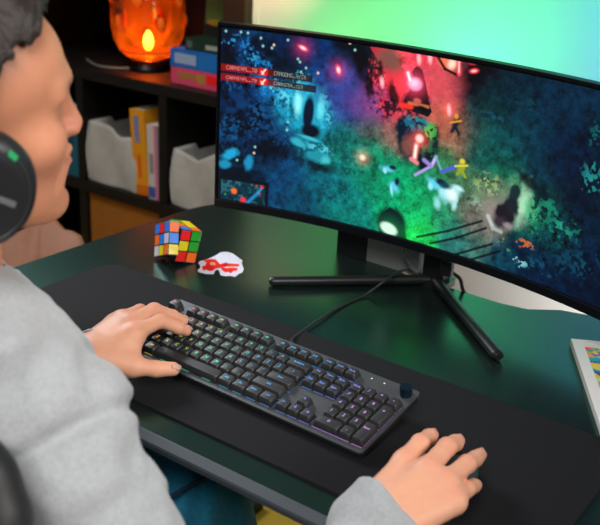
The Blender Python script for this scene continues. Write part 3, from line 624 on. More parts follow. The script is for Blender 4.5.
# sparks, motes and streaks
for c, r in (((((-0.2531,0.3121),0.0097,0.0044)), -20), ((((-0.1852,0.2839),0.0052,0.0090)), 20)):
    glow(c[0], .016, (215, 30, 80), .45); E(c, (255, 90, 120), r, .35); E((c[0], c[1]*.6, c[2]*.55), (255, 225, 225), r, .4)
for p in ((-0.0416,0.3232), (-0.0224,0.3277), (0.0213,0.2519), (-0.1039,0.2760)): glow(p, .010, (255, 50, 80), .35); ellipse(p, .0036, .0085, (255, 185, 190), 12, .5)
E((((0.0565,0.3202),0.0079,0.0039)), (255, 70, 85), 15, .4); E((((0.0565,0.3202),0.0046,0.0018)), (255, 200, 200), 15, .5); line((0.0286,0.3311), (0.0313,0.3112), .0034, (240, 90, 100)); line((0.0288,0.3296), (0.0309,0.3143), .0016, (255, 190, 190)); E((((0.0514,0.3317),0.0070,0.0030)), (200, 50, 60), 0, .5)
glow((-0.1281,0.1416), .012, (215, 120, 95), .7); E((((-0.1281,0.1416),0.0050,0.0046)), (250, 225, 205), 0, .5)
r_ = np.random.default_rng(99)
for p in ((-0.3970,0.3251), (-0.3691,0.3262), (-0.3561,0.3259), (-0.3317,0.3199), (-0.3274,0.3067), (-0.3105,0.3053), (-0.3071,0.3108), (-0.2816,0.3222), (-0.2613,0.2924), (-0.2573,0.2878), (-0.2544,0.2710), (-0.2482,0.2615), (-0.2455,0.2791), (-0.3355,0.1250), (-0.3370,0.1135), (-0.3697,0.0954), (-0.2741,0.1801), (-0.2752,0.1654), (-0.1577,0.3211), (-0.1677,0.3313), (-0.2227,0.2736)):
    ellipse(p, .0022, .0022, (150, 205, 205) if r_.random() > .3 else (235, 200, 180), 0, .5)
# two red notice bars and the small map
GL = dict(A='01110100011000111111100011000110001', C='01111100001000010000100001000001111', D='11110100011000110001100011000111110', E='11111100001000011110100001000011111', G='01111100001000010011100011000101111', H='10001100011000111111100011000110001', I='01110001000010000100001000010001110', K='10001100101010011000101001001010001', L='10000100001000010000100001000011111', N='10001110011010110011100011000110001', O='01110100011000110001100011000101110', R='11110100011000111110101001001010001', S='01111100001000001110000010000111110', T='11111001000010000100001000010000100', V='10001100011000110001010100101000100', Y='10001100010101000100001000010000100', _='00000000000000000000000000000011111')
GL['0'] = '01110100011001110101110011000101110'; GL['7'] = '11111000010001000100010000100001000'
def text(u, v, s, w, h, c, a):
    for ch in s:
        g = GL[ch]; m = np.zeros_like(UU)
        i = np.floor((UU-u)/w*5).astype(int); j = np.floor((v+h-VV)/h*7).astype(int)
        ok = (i >= 0) & (i < 5) & (j >= 0) & (j < 7)
        bits = np.array([int(x) for x in g]).reshape(7, 5)
        m[ok] = bits[j[ok], i[ok]]; blend(m*a, c); u += w*1.2
(ua, va), (ub, vb) = (-0.4030,0.2635), (-0.4026,0.2458)
for vv, s1, s2, ue in ((va, 'CARNIVAL_70', 'DRAGONSLAYER', .172), (vb, 'CARNIVAL_70', 'DARKSTALKER', .180)):
    us = SU0+.001
    g = np.clip((UU-us)/ue, 0, 1); m = ((UU > us) & (UU < us+ue) & (VV > vv-.0075) & (VV < vv+.0048)).astype(float)
    cc = s2l((150, 22, 20))*(1-np.clip((g-.45)*6, 0, 1))[..., None]+s2l((45, 22, 30))*np.clip((g-.45)*6, 0, 1)[..., None]
    img = img*(1-m[..., None]*.9)+m[..., None]*.9*cc
    rect(us+.072, us+.088, vv-.0075, vv+.0048, (215, 40, 28)); line((us+.077, vv-.005), (us+.083, vv+.003), .0013, (255, 225, 215)); line((us+.076, vv-.001), (us+.080, vv-.005), .0011, (255, 225, 215))
    text(us+.010, vv-.0042, s1, .0044, .0062, (240, 150, 150), .8); text(us+.100, vv-.0042, s2, .0042, .0062, (160, 175, 165), .75)
(u0, v0), (u1, v1) = (-0.4044,0.0635), (-0.3095,0.0648)
u0 = SU0+.001; v1 = v0-.006
rect(u0, u1+.004, SV0, v1+.004, (6, 24, 32)); rect(u0+.005, u1-.003, SV0, v1-.003, (12, 62, 78))
mm = ((UU > u0+.005) & (UU < u1-.003) & (VV < v1-.003)).astype(float)
blend(mm*(np.abs(fbm(.012, 91, 2)-.5) < .06)*.7, (60, 120, 130)); blend(mm*(fbm(.008, 93, 2) > .6)*.6, (8, 32, 44))
line((-0.3493,0.0135), (-0.3263,0.0389), .003, (50, 150, 200), .8); line((-0.3263,0.0389), (-0.3188,0.0498), .002, (60, 160, 205), .8)
for p, c, r in (((-0.3739,0.0350), (255, 120, 40), .0055), ((-0.3555,0.0203), (235, 60, 80), .0055), ((-0.3189,0.0517), (230, 50, 60), .003), ((-0.3308,0.0517), (200, 45, 60), .002), ((-0.3223,0.0376), (190, 40, 60), .002), ((-0.3916,0.0264), (50, 160, 60), .002)): ellipse(p, r, r, c, 0, .3)
img = np.clip(1.22*np.clip(img, 0, 1)**1.17, 0, 1)
verts = []
aa = UU/MR
X_ = MR*np.sin(aa); Y_ = MR*np.cos(aa)-MR
vv_ = np.stack([X_, Y_, VV], -1).reshape(-1, 3)
ii = np.arange(NH*NW).reshape(NH, NW)
ff = np.stack([ii[:-1, :-1], ii[:-1, 1:], ii[1:, 1:], ii[1:, :-1]], -1).reshape(-1, 4)
m_scr = attr_mat('screen_picture', .35, emit=True, strength=1.0, spec=.12)
np_mesh('screen', vv_, ff, m_scr, mt, img.reshape(-1, 3))

# the stand
m_leg = mat('stand_black', (.010, .010, .011), .38, spec=.5)
def mlocal(p): return MI @ V(p)
def tol(bm): bmesh.ops.transform(bm, matrix=MI, verts=bm.verts); return bm
HUB = V((0.0033,0.4960,0.7480)); HUB.z = DZ
tipL, tipR = V((-0.2115,0.2949,0.7490)), V((0.2229,0.2963,0.7490))
for tip in (tipL, tipR):
    bm = bmesh.new(); a = V((HUB.x, HUB.y, DZ+.0105)); b = V((tip.x, tip.y, DZ+.0088))
    d = (b-a).normalized(); s = V((-d.y, d.x, 0)); rings = []
    for t, k in ((0, 1), (.5, 1), (.97, .96), (.99, .86), (1, .6)):
        c = a+(b-a)*t; rr = .0102-.0015*t
        rings.append([c+s*(math.cos(2*math.pi*i/14)*.0105*k)+V((0, 0, math.sin(2*math.pi*i/14)*rr*k*.97)) for i in range(14)])
    loft(bm, rings); obj('stand_leg', tol(bm), m_leg, mt, smooth='auto')
bm = bmesh.new(); a = V((HUB.x, HUB.y+.006, DZ+.0003))
prism(bm, round_rect(-.021, -.018, .021, .018, .006), 0, .19, Matrix.Translation(a)); obj('stand_column', tol(bm), m_leg, mt, smooth='auto')
bm = bmesh.new(); prism(bm, round_rect(-.030, -.026, .030, .026, .01), 0, .012, Matrix.Translation(a)); obj('stand_hub', tol(bm), m_leg, mt, smooth='auto')
m_cable = mat('cable_rubber', (.02, .02, .021), .45)
bm = bmesh.new(); tube(bm, [mlocal(p) for p in ((-0.0596,0.4892,0.8000), (-0.0530,0.4806,0.7850), (-0.0486,0.4942,0.7650), (-0.0302,0.4927,0.7550))], .0034, 8); obj('cable', bm, mat('grey_cable', (.12, .13, .13), .4), mt, smooth=True)
bm = bmesh.new(); tube(bm, [mlocal(p) for p in ((0.0347,0.4710,0.8000), (0.0423,0.4829,0.7800), (0.0519,0.4978,0.7650), (.056,.505,.7445), (.06,.53,.70), (.06,.54,.55))], .0034, 8); obj('cable', bm, m_cable, mt, smooth=True)
bm = bmesh.new(); a = V((0.0381,0.4704,0.7900)); prism(bm, round_rect(-.011, -.008, .011, .008, .004), -.012, .014, Matrix.Translation(a)); obj('cable_clip', tol(bm), m_leg, mt)

# black and grey box behind the stand
p0, p1, p2 = V((-0.2186,0.5131,0.7400)), V((-0.1501,0.5128,0.7400)), V((-0.0580,0.5039,0.7400))
spk = thing('speaker', 'black and grey speaker box on the desk behind the monitor', 'speaker', (p0.x, .515, DZ))
bm = bmesh.new(); prism(bm, [(0, 0), (p1.x-p0.x, -.001), (p1.x-p0.x, .04), (.01, .04)], .0003, .10); obj('body', bm, m_black, spk, bevel=.003)
bm = bmesh.new(); prism(bm, [(p1.x-p0.x, -.001), (p2.x-p0.x+.02, -.004), (p2.x-p0.x+.02, .04), (p1.x-p0.x, .04)], .0003, .10); obj('grille', bm, mat('grey_grille', (.26, .25, .24), .7, noise=.1, nscale=300), spk, bevel=.001)
# ------------------------------------------------------------------ keyboard
TILT, KY = 0.20454, -0.02305
U = .01905
m_case = mat('gunmetal_plate', (.078, .084, .091), .42, metal=.4, noise=.1, nscale=600)
m_caseb = mat('case_black', (.012, .012, .013), .45)
m_key = mat('keycap_plastic', (.024, .025, .027), .40, bump=.06, bscale=3000)
def hue_mat(name, strength, floor=0):
    m = mat(name, (.02, .02, .02), .5); nt = m.node_tree; b = nt.nodes['Principled BSDF']
    tc = nt.nodes.new('ShaderNodeTexCoord'); oi = nt.nodes.new('ShaderNodeAttribute'); oi.attribute_name = 'col'
    nt.links.new(oi.outputs['Color'], b.inputs['Emission Color']); b.inputs['Emission Strength'].default_value = strength
    return m
m_leg_glow = hue_mat('backlit_legend', 1.0); m_led = hue_mat('backlight_led', .45)
STOPS = [(-1, (1, .10, .12)), (1.5, (1, .22, .08)), (3.2, (.95, .42, .05)), (5, (.35, .85, .12)), (7, (.06, .80, .25)), (9.5, (.02, .72, .62)), (12, (.03, .50, .95)), (16, (.12, .32, 1)), (18.5, (.35, .28, 1)), (21, (.75, .30, .95)), (24, (1, .3, .8))]
def hue(x, y):
    x = x+(y-3)*.35
    for (a, ca), (b, cb) in zip(STOPS, STOPS[1:]):
        if x <= b:
            t = max(0, (x-a)/(b-a)); return tuple(p+(q-p)*t for p, q in zip(ca, cb))
    return STOPS[-1][1]
kb = thing('keyboard', 'full-size black mechanical keyboard with rainbow backlit keys and a knob', 'keyboard')
kb.location = (-.0035, 0, DZ+.04); kb.rotation_euler = (Matrix.Rotation(KY, 3, 'Z') @ Matrix.Rotation(TILT, 3, 'X')).to_euler()
KX, KYH = .2180, .0670
bm = bmesh.new(); prism(bm, round_rect(-KX, -KYH, KX, KYH+.004, .006), -.0135, -.0105); obj('top_plate', bm, m_case, kb, bevel=.0006)
bm = bmesh.new(); prism(bm, round_rect(-KX+.0015, -KYH+.0015, KX-.0015, KYH+.0025, .006), -.0225, -.0135); obj('case', bm, m_caseb, kb, bevel=.001)
for x in (-.17, .17):
    bm = bmesh.new(); box(bm, (x-.02, .045, -.0475), (x+.02, .052, -.0225)); obj('foot', bm, m_caseb, kb, bevel=.001)
def kx(u): return (u-11.25)*U
def ky(r): return -(r-3.125)*U
keys = []
def row(y, x, items):
    for it in items:
        if isinstance(it, (int, float)): x += it; continue
        s, w = it if isinstance(it, tuple) else (it, 1)
        keys.append((x, y, w, 1, s)); x += w
row(0, 0, ['Esc', 1, 'F1', 'F2', 'F3', 'F4', .5, 'F5', 'F6', 'F7', 'F8', .5, 'F9', 'F10', 'F11', 'F12', .25, 'PrtSc', 'ScrLk', 'Pause'])
row(1.25, 0, ['`', '1', '2', '3', '4', '5', '6', '7', '8', '9', '0', '-', '=', ('Backspace', 2), .25, 'Ins', 'Home', 'PgUp', .25, 'Num', '/', '*', '-'])
row(2.25, 0, [('Tab', 1.5), 'Q', 'W', 'E', 'R', 'T', 'Y', 'U', 'I', 'O', 'P', '[', ']', ('\\', 1.5), .25, 'Del', 'End', 'PgDn', .25, '7', '8', '9'])
row(3.25, 0, [('Caps', 1.75), 'A', 'S', 'D', 'F', 'G', 'H', 'J', 'K', 'L', ';', "'", ('Enter', 2.25), 3.5, '4', '5', '6'])
row(4.25, 0, [('Shift', 2.25), 'Z', 'X', 'C', 'V', 'B', 'N', 'M', ',', '.', '/', ('Shift', 2.75), 1.25, '\u2191', 1.25, '1', '2', '3'])
row(5.25, 0, [('Ctrl', 1.25), ('Win', 1.25), ('Alt', 1.25), ('', 6.25), ('Alt', 1.25), ('Fn', 1.25), ('Menu', 1.25), ('Ctrl', 1.25), .25, '\u2190', '\u2193', '\u2192', .25, ('0', 2), '.'])
keys += [(21.5, 2.25, 1, 2, '+'), (21.5, 4.25, 1, 2, 'Enter')]
fonts = {}
for s in sorted({k[4] for k in keys if k[4]}):
    fc = bpy.data.curves.new('glyph', 'FONT'); fc.body = s; fc.align_x = 'CENTER'; fc.align_y = 'CENTER'; fc.size = .0072 if len(s) == 1 else (.0052 if len(s) < 4 else .0042); fc.resolution_u = 2
    fc.offset = .00012
    fo = bpy.data.objects.new('glyph', fc); COL.objects.link(fo); fonts[s] = fo
dg = bpy.context.evaluated_depsgraph_get(); glyph = {}
for s, fo in fonts.items():
    me = fo.to_mesh() if False else bpy.data.meshes.new_from_object(fo.evaluated_get(dg)); glyph[s] = me
for fo in fonts.values():
    c = fo.data; bpy.data.objects.remove(fo); bpy.data.curves.remove(c)
led_bm = bmesh.new(); led_lay = led_bm.loops.layers.float_color.new('col')
for (x, y, w, h, s) in keys:
    cxk, cyk = kx(x+w/2), ky(y+h/2); hw, hh = w*U/2-.0006, h*U/2-.0006
    bm = bmesh.new(); lay = bm.loops.layers.float_color.new('col')
    rings = []
    for z, ix, iy, off in ((-.0088, 0, 0, 0), (-.0082, 0, 0, 0), (-.0006, .0023, .0020, .0006), (-.0001, .0027, .0024, .0007), (0, .0031, .0028, .0007)):
        rr = round_rect(-hw+ix, -hh+iy+off, hw-ix, hh-iy+off, .0016, 3); rings.append([V((a, b, z)) for a, b in rr])
    loft(bm, rings)
    nf0 = len(bm.faces)
    if s:
        me = glyph[s]; vs = [bm.verts.new((v.co.x, v.co.y+(.0012 if h == 1 else .006), .00015)) for v in me.vertices]
        for p in me.polygons:
            try:
                f = bm.faces.new([vs[i] for i in p.vertices]); f.material_index = 1
            except ValueError: pass
    hc = hue(x+w/2, y)
    for f in bm.faces:
        for l in f.loops: l[lay] = (*hc, 1)
    me = bpy.data.meshes.new('key'); bm.normal_update()
    bm.to_mesh(me); bm.free(); me.materials.append(m_key); me.materials.append(m_leg_glow)
    me.polygons.foreach_set('use_smooth', [True]*len(me.polygons)); me.set_sharp_from_angle(angle=R(40))
    o = bpy.data.objects.new('key', me); o.location = (cxk, cyk, 0); link(o, kb)
    # lamp under the cap
    k = 0 if w < 2 else 1
    for lx in ((0,) if w < 2 else (-w*U/3, 0, w*U/3)):
        vs = [led_bm.verts.new((cxk+lx+a, cyk+b, -.0103)) for a, b in ((-.0078, -hh-.0001), (.0078, -hh-.0001), (.0078, -hh+.0014), (-.0078, -hh+.0014))]
        f = led_bm.faces.new(vs)
        for l in f.loops: l[led_lay] = (*hc, 1)
    vs = [led_bm.verts.new((cxk+a, cyk+b, -.0103)) for a, b in ((hw-.0012, -hh+.003), (hw+.0002, -hh+.003), (hw+.0002, hh-.003), (hw-.0012, hh-.003))]
    f = led_bm.faces.new(vs)
    for l in f.loops: l[led_lay] = (*[c*.35 for c in hc], 1)
me = bpy.data.meshes.new('backlight'); led_bm.to_mesh(me); led_bm.free(); me.materials.append(m_led); o = link(bpy.data.objects.new('backlight', me), kb); tag(o, 'rainbow light strips between the keys')
KNX, KNY = kx(21.95), ky(.15)
bm = bmesh.new(); M_ = Matrix.Translation((KNX, KNY, -.0105)); pr_ = [(0, 0), (.0082, 0), (.0085, .002), (.0085, .012), (.0078, .0136), (.0, .0138)]
lathe(bm, pr_, 40, M_)
m_knob = mat('blue_black_metal', (.02, .05, .085), .28, metal=.8)
k_ = obj('knob', bm, m_knob, kb, smooth='auto'); tag(k_, 'round metal volume knob')
for i, u in enumerate((19.0, 20.05, )):
    bm = bmesh.new(); lathe(bm, [(0, 0), (.0011, 0), (.0011, .0004), (0, .0004)], 12, Matrix.Translation((kx(u), ky(-.1), -.0105)))
    me = obj('indicator_light', bm, mat('indicator', (.3, .5, .4), .4, emit=(.35, .8, .6), estr=.6), kb)
KM = Matrix.Translation(kb.location) @ kb.rotation_euler.to_matrix().to_4x4(); KI = KM.inverted()
bm = bmesh.new(); pts = [KM @ V((.012, KYH, -.018)), (-0.0386,0.1273,0.7520), (-0.0538,0.1714,0.7445), (-0.0602,0.2345,0.7445), (-0.0650,0.2992,0.7425), (-0.0594,0.3671,0.7440), (-0.0402,0.3945,0.7660), (-0.0423,0.4446,0.7680), (-0.0505,0.5034,0.7520), (-0.0372,0.5180,0.7435), (-.03, .535, .744)]
tube(bm, [KI @ V(p) for p in pts], .0021, 8); obj('cable', bm, mat('keyboard_cable', (.022, .022, .023), .5), kb, smooth=True)
bm = bmesh.new(); tube(bm, [KI @ (KM @ V((.012, KYH-.001, -.018))), KI @ V((-0.0386,0.1273,0.7520))], .0036, 8); obj('cable_boot', bm, m_caseb, kb, smooth=True)

# ------------------------------------------------------------------ puzzle cube
CS = .0203
cc = {'R': L(250, 15, 18), 'O': L(255, 112, 10), 'Y': L(238, 216, 20), 'B': L(30, 125, 235), 'G': L(16, 165, 24), 'W': L(215, 215, 228), 'N': L(10, 48, 105)}
cm = {k: mat('tile_'+n, cc[k], .35, coat=.2) for k, n in zip('ROYBGWN', ('red', 'orange', 'yellow', 'blue', 'green', 'white', 'shaded_blue'))}  # last tile colour is blue with the underside's shade painted in
m_cub = mat('cube_black', (.008, .008, .008), .4)
ck = list('ROYBGWN')
cube = thing('puzzle_cube', 'scrambled twisty puzzle cube with a half turned side, standing askew on the desk', 'puzzle cube')
CP = V((-0.4132,0.2785,0.7760))
cube.rotation_euler = (Matrix.Rotation(R(65), 3, 'Z') @ Matrix.Rotation(R(13), 3, 'Y')).to_euler(); cube.location = CP
front = {0: 'OBY', 1: 'RYR', 2: 'GGO'}; topc = {0: 'WGR', 1: 'BOG', 2: 'OYY'}; left = ['BRB', 'WBO', 'OYW']; under = {0: 'NNN', 1: 'NGB', 2: 'BNG'}
back = 'GWRBYOGRW'; right = 'RGWYBOGWR'
for ix in range(3):
    ang = R(-24) if ix == 0 else 0
    Rx = Matrix.Rotation(ang, 4, 'X')
    for iy in range(3):
        for iz in range(3):
            if ix == iy == iz == 1: continue
            c = V(((ix-1)*CS, (iy-1)*CS, (iz-1)*CS)); h = CS/2-.0003
            bm = bmesh.new(); box(bm, c-V((h, h, h)), c+V((h, h, h)))
            bmesh.ops.bevel(bm, geom=list(bm.edges), offset=.0012, segments=2, affect='EDGES')
            def tile(ax, sg, colr):
                q = CS/2-.0012; lo = [c[k]-q for k in range(3)]; hi = [c[k]+q for k in range(3)]
                lo[ax] = c[ax]+sg*(h+.0001) if sg > 0 else c[ax]-h-.0006; hi[ax] = lo[ax]+.0005
                box(bm, lo, hi, None, 1+ck.index(colr))
            if iy == 0: tile(1, -1, front[ix][2-iz])
            if iy == 2: tile(1, 1, back[ix*3+iz])
            if iz == 2: tile(2, 1, topc[ix][iy])
            if iz == 0: tile(2, -1, under[ix][iy])
            if ix == 0: tile(0, -1, left[2-iz][iy])
            if ix == 2: tile(0, 1, right[iy*3+iz])
            for v in bm.verts: v.co = Rx @ v.co
            obj('cubie', bm, [m_cub]+[cm[k] for k in ck], cube)
bpy.context.view_layer.update()
lowz = min((cube.matrix_world @ v.co).z for o in cube.children for v in o.data.vertices)
cube.location.z += DZ+.0003-lowz

# ------------------------------------------------------------------ sticker
st = thing('sticker', 'white die-cut sticker with a red pixel emblem, beside the puzzle cube', 'sticker')
OUT = [(-0.3755,0.3009,0.7400), (-0.3722,0.3123,0.7400), (-0.3725,0.3294,0.7400), (-0.3742,0.3454,0.7400), (-0.3769,0.3572,0.7400), (-0.3741,0.3655,0.7400), (-0.3659,0.3703,0.7400), (-0.3557,0.3699,0.7400), (-0.3402,0.3631,0.7400), (-0.3198,0.3544,0.7400), (-0.3131,0.3435,0.7400), (-0.2914,0.3236,0.7400), (-0.2831,0.3085,0.7400), (-0.2847,0.3032,0.7400), (-0.2803,0.2856,0.7400), (-0.2898,0.2832,0.7400), (-0.2938,0.2770,0.7400), (-0.3040,0.2739,0.7400), (-0.3192,0.2880,0.7400), (-0.3258,0.2910,0.7400), (-0.3256,0.2847,0.7400), (-0.3164,0.2694,0.7400), (-0.3271,0.2614,0.7400), (-0.3438,0.2588,0.7400), (-0.3494,0.2639,0.7400), (-0.3534,0.2759,0.7400), (-0.3620,0.2845,0.7400), (-0.3724,0.2916,0.7400)]
o0 = V(OUT[0]); st.location = (o0.x, o0.y, DZ)
def flat(name, pts, z0, z1, m, lab=None):
    if name == 'red_emblem':
        gx_ = sum(p[0] for p in pts)/len(pts); gy_ = sum(p[1] for p in pts)/len(pts); pts = [(gx_+(p[0]-gx_)*1.18, gy_+(p[1]-gy_)*1.22) for p in pts]
    bm = bmesh.new(); prism(bm, [(p[0]-o0.x, p[1]-o0.y) for p in pts], z0, z1); o = obj(name, bm, m, st)
    if lab: tag(o, lab)
flat('backing', OUT, .0002, .0008, mat('sticker_white', L(226, 222, 240), .45))
m_red = mat('sticker_red', L(250, 12, 14), .4); m_org = mat('sticker_orange', L(246, 90, 20), .4); m_sal = mat('sticker_salmon', L(240, 170, 140), .4); m_blu = mat('sticker_blue', L(60, 70, 130), .4)
flat('red_emblem', [(-0.3684,0.3042,0.7400), (-0.3655,0.3158,0.7400), (-0.3575,0.3206,0.7400), (-0.3388,0.3094,0.7400), (-0.3377,0.3172,0.7400), (-0.3346,0.3221,0.7400), (-0.3246,0.3093,0.7400), (-0.3293,0.2983,0.7400), (-0.3326,0.2920,0.7400), (-0.3298,0.2834,0.7400), (-0.3325,0.2783,0.7400), (-0.3393,0.2805,0.7400), (-0.3410,0.2743,0.7400), (-0.3532,0.2846,0.7400), (-0.3522,0.2916,0.7400), (-0.3586,0.3011,0.7400)], .0009, .0011, m_red, 'red pixel emblem')
flat('red_emblem', [(-0.3240,0.3013,0.7400), (-0.3138,0.3061,0.7400), (-0.3033,0.3159,0.7400), (-0.2971,0.3085,0.7400), (-0.3008,0.3031,0.7400), (-0.2969,0.2938,0.7400), (-0.3038,0.2958,0.7400), (-0.3056,0.2909,0.7400), (-0.3133,0.2935,0.7400)], .0009, .0011, m_red, 'red pixel emblem')
flat('red_emblem', [(-0.3296,0.3247,0.7400), (-0.3137,0.3341,0.7400), (-0.3078,0.3269,0.7400), (-0.3217,0.3153,0.7400)], .0009, .0011, m_red, 'red pixel emblem')
flat('orange_patch', [(-0.3257,0.3243,0.7400), (-0.3141,0.3317,0.7400), (-0.3110,0.3280,0.7400), (-0.3216,0.3194,0.7400)], .0012, .0013, m_org, 'orange bar')
flat('salmon_patch', [(-0.3569,0.3060,0.7400), (-0.3509,0.3116,0.7400), (-0.3408,0.3042,0.7400), (-0.3472,0.2963,0.7400)], .0012, .0013, m_sal, 'salmon patch')
flat('salmon_patch', [(-0.3201,0.3135,0.7400), (-0.3099,0.3210,0.7400), (-0.3064,0.3169,0.7400), (-0.3163,0.3090,0.7400)], .0009, .0011, m_sal, 'salmon patch')
flat('blue_spot', [(-0.3369,0.3247,0.7400), (-0.3358,0.3257,0.7400), (-0.3230,0.3107,0.7400), (-0.3227,0.3070,0.7400)], .0009, .0011, m_blu, 'dark blue line')
for p in ((-0.3665,0.3554,0.7400), (-0.3578,0.3608,0.7400), (-0.3440,0.3456,0.7400), (-0.3652,0.3306,0.7400)):
    p = V(p); flat('orange_speck', [(p.x+.0016*math.cos(k), p.y+.0016*math.sin(k)) for k in (0, 1.05, 2.1, 3.14, 4.2, 5.2)], .0009, .0011, m_sal)

# ------------------------------------------------------------------ framed picture lying on the desk
T0 = V((0.2832,0.4281,0.7510)); T1 = V((0.4108,0.2028,0.7510)); e1 = (T1-T0).normalized(); e2 = V((-e1.y, e1.x, 0))
FM = Matrix(((e2.x, e1.x, 0, T0.x), (e2.y, e1.y, 0, T0.y), (0, 0, 1, DZ+.0004), (0, 0, 0, 1)))
fr = thing('picture_frame', 'white framed picture of colourful abstract shapes lying flat on the desk', 'picture frame')
fr.matrix_world = FM
m_fw = mat('frame_white', (.80, .76, .72), .55, noise=.05, nscale=400, bump=.3, bscale=500)
FW_, FL_ = .235, .33; bd = .017
bm = bmesh.new()
for lo, hi in (((0, 0, 0), (bd, FL_, .0105)), ((FW_-bd, 0, 0), (FW_, FL_, .0105)), ((bd, 0, 0), (FW_-bd, bd, .0105)), ((bd, FL_-bd, 0), (FW_-bd, FL_, .0105))): box(bm, lo, hi)
bmesh.ops.remove_doubles(bm, verts=bm.verts, dist=1e-6)
obj('frame', bm, m_fw, fr)
n1, n2 = 100, 150
gx, gy = np.meshgrid(np.linspace(bd, FW_-bd, n1), np.linspace(bd, FL_-bd, n2))
pal = [(235, 60, 160), (245, 200, 30), (20, 120, 150), (150, 200, 30), (240, 60, 60), (30, 60, 110), (245, 120, 190), (150, 225, 200), (20, 150, 170), (250, 150, 40)]
r_ = np.random.default_rng(5); ctr = np.stack([r_.uniform(0, FW_, 110), r_.uniform(0, FL_, 110)], 1); ci = r_.integers(0, 10, 110)
sp = [((.022, .020), 4), ((.035, .024), 8), ((.055, .022), 6), ((.030, .042), 2), ((.046, .034), 0), ((.065, .036), 6), ((.05, .05), 3), ((.03, .06), 8), ((.06, .062), 2), ((.022, .078), 1), ((.034, .080), 1), ((.045, .084), 9), ((.06, .085), 5), ((.05, .10), 5), ((.04, .105), 4), ((.03, .10), 5), ((.03, .125), 7), ((.05, .13), 7)]
sp += [((float(r_.uniform(.017, .10)), float(r_.uniform(.017, .17))), int(r_.integers(0, 10))) for _ in range(70)]
ctr = np.concatenate([ctr[(ctr[:, 0] > .08) | (ctr[:, 1] > .14)], [p for p, _ in sp]]); ci = np.concatenate([ci, ci])[:len(ctr)-len(sp)].tolist()+[k for _, k in sp]
wx = gx+.006*np.sin(gy*190+3*np.sin(gx*90)); wy = gy+.005*np.sin(gx*210+2*np.sin(gy*110))
dd = (wx[..., None]-ctr[:, 0])**2+(wy[..., None]-ctr[:, 1])**2
colr = s2l(np.array(pal)[np.array(ci)[dd.argmin(-1)]])
ii = np.arange(n1*n2).reshape(n2, n1); ff = np.stack([ii[:-1, :-1], ii[1:, :-1], ii[1:, 1:], ii[:-1, 1:]], -1).reshape(-1, 4)[:, ::-1]
np_mesh('picture', np.stack([gx, gy, np.full_like(gx, .0062)], -1).reshape(-1, 3), ff, attr_mat('abstract_print', .35), fr, colr.reshape(-1, 3))
obj('backing', B((bd-.001, bd-.001, .0005), (FW_-bd+.001, FL_-bd+.001, .0058)), m_fw, fr)

# ------------------------------------------------------------------ mouse
MC = V((.311, -.050, MT+.0004)); MYW = R(-2)
mo = thing('mouse', 'dark teal-grey computer mouse under the right hand', 'mouse', MC, (0, 0, MYW))
m_ms = mat('mouse_shell', (.045, .075, .085), .5)
def mtop(x, y):
    t = (y+.060)/.120; hw = .031*(1-.10*math.sin(math.pi*t))*min(1, (1-abs(2*t-1)**5)**.5+.001)
    hz = .037*(math.sin(math.pi*min(1, max(0, .14+.80*(1-t))))**.62)
    return hw, hz
bm = bmesh.new(); rings = []
for j in range(25):
    t = j/24; y = -.060+.120*t; hw, hz = mtop(0, y); e = max(.02, math.sin(math.pi*(.02+.96*t)))**.35
    rings.append([V((hw*math.cos(a)*(1 if math.sin(a) > 0 else 1), y, max(.001, hz*e*max(0, math.sin(a))**.6))) for a in [math.pi*k/18 for k in range(19)]])
loft(bm, rings); obj('shell', bm, m_ms, mo, smooth=True)
for s in (-1, 1):
    bm = bmesh.new(); rings = []
    for j in range(10):
        y = -.004+.058*j/9; hw, hz = mtop(0, y); t = (y+.060)/.120; e = max(.02, math.sin(math.pi*(.02+.96*t)))**.35
        pts = []
        for k in range(8):
            a = math.pi*(.5-s*(.07+.27*k/7)); pts.append(V((hw*math.cos(a), y, hz*e*math.sin(a)**.6+.0012)))
        pts += [p-V((0, 0, .0022)) for p in pts[::-1]]
        rings.append(pts)
    loft(bm, rings); obj('button', bm, m_ms, mo, smooth=True)
bm = bmesh.new(); hw, hz = mtop(0, .028); lathe(bm, [(0, -.0035), (.0095, -.0035), (.0102, -.002), (.0102, .002), (.0095, .0035), (0, .0035)], 24, Matrix.Translation((0, .030, hz-.004)) @ Matrix.Rotation(R(90), 4, 'Y')); obj('scroll_wheel', bm, m_black, mo)
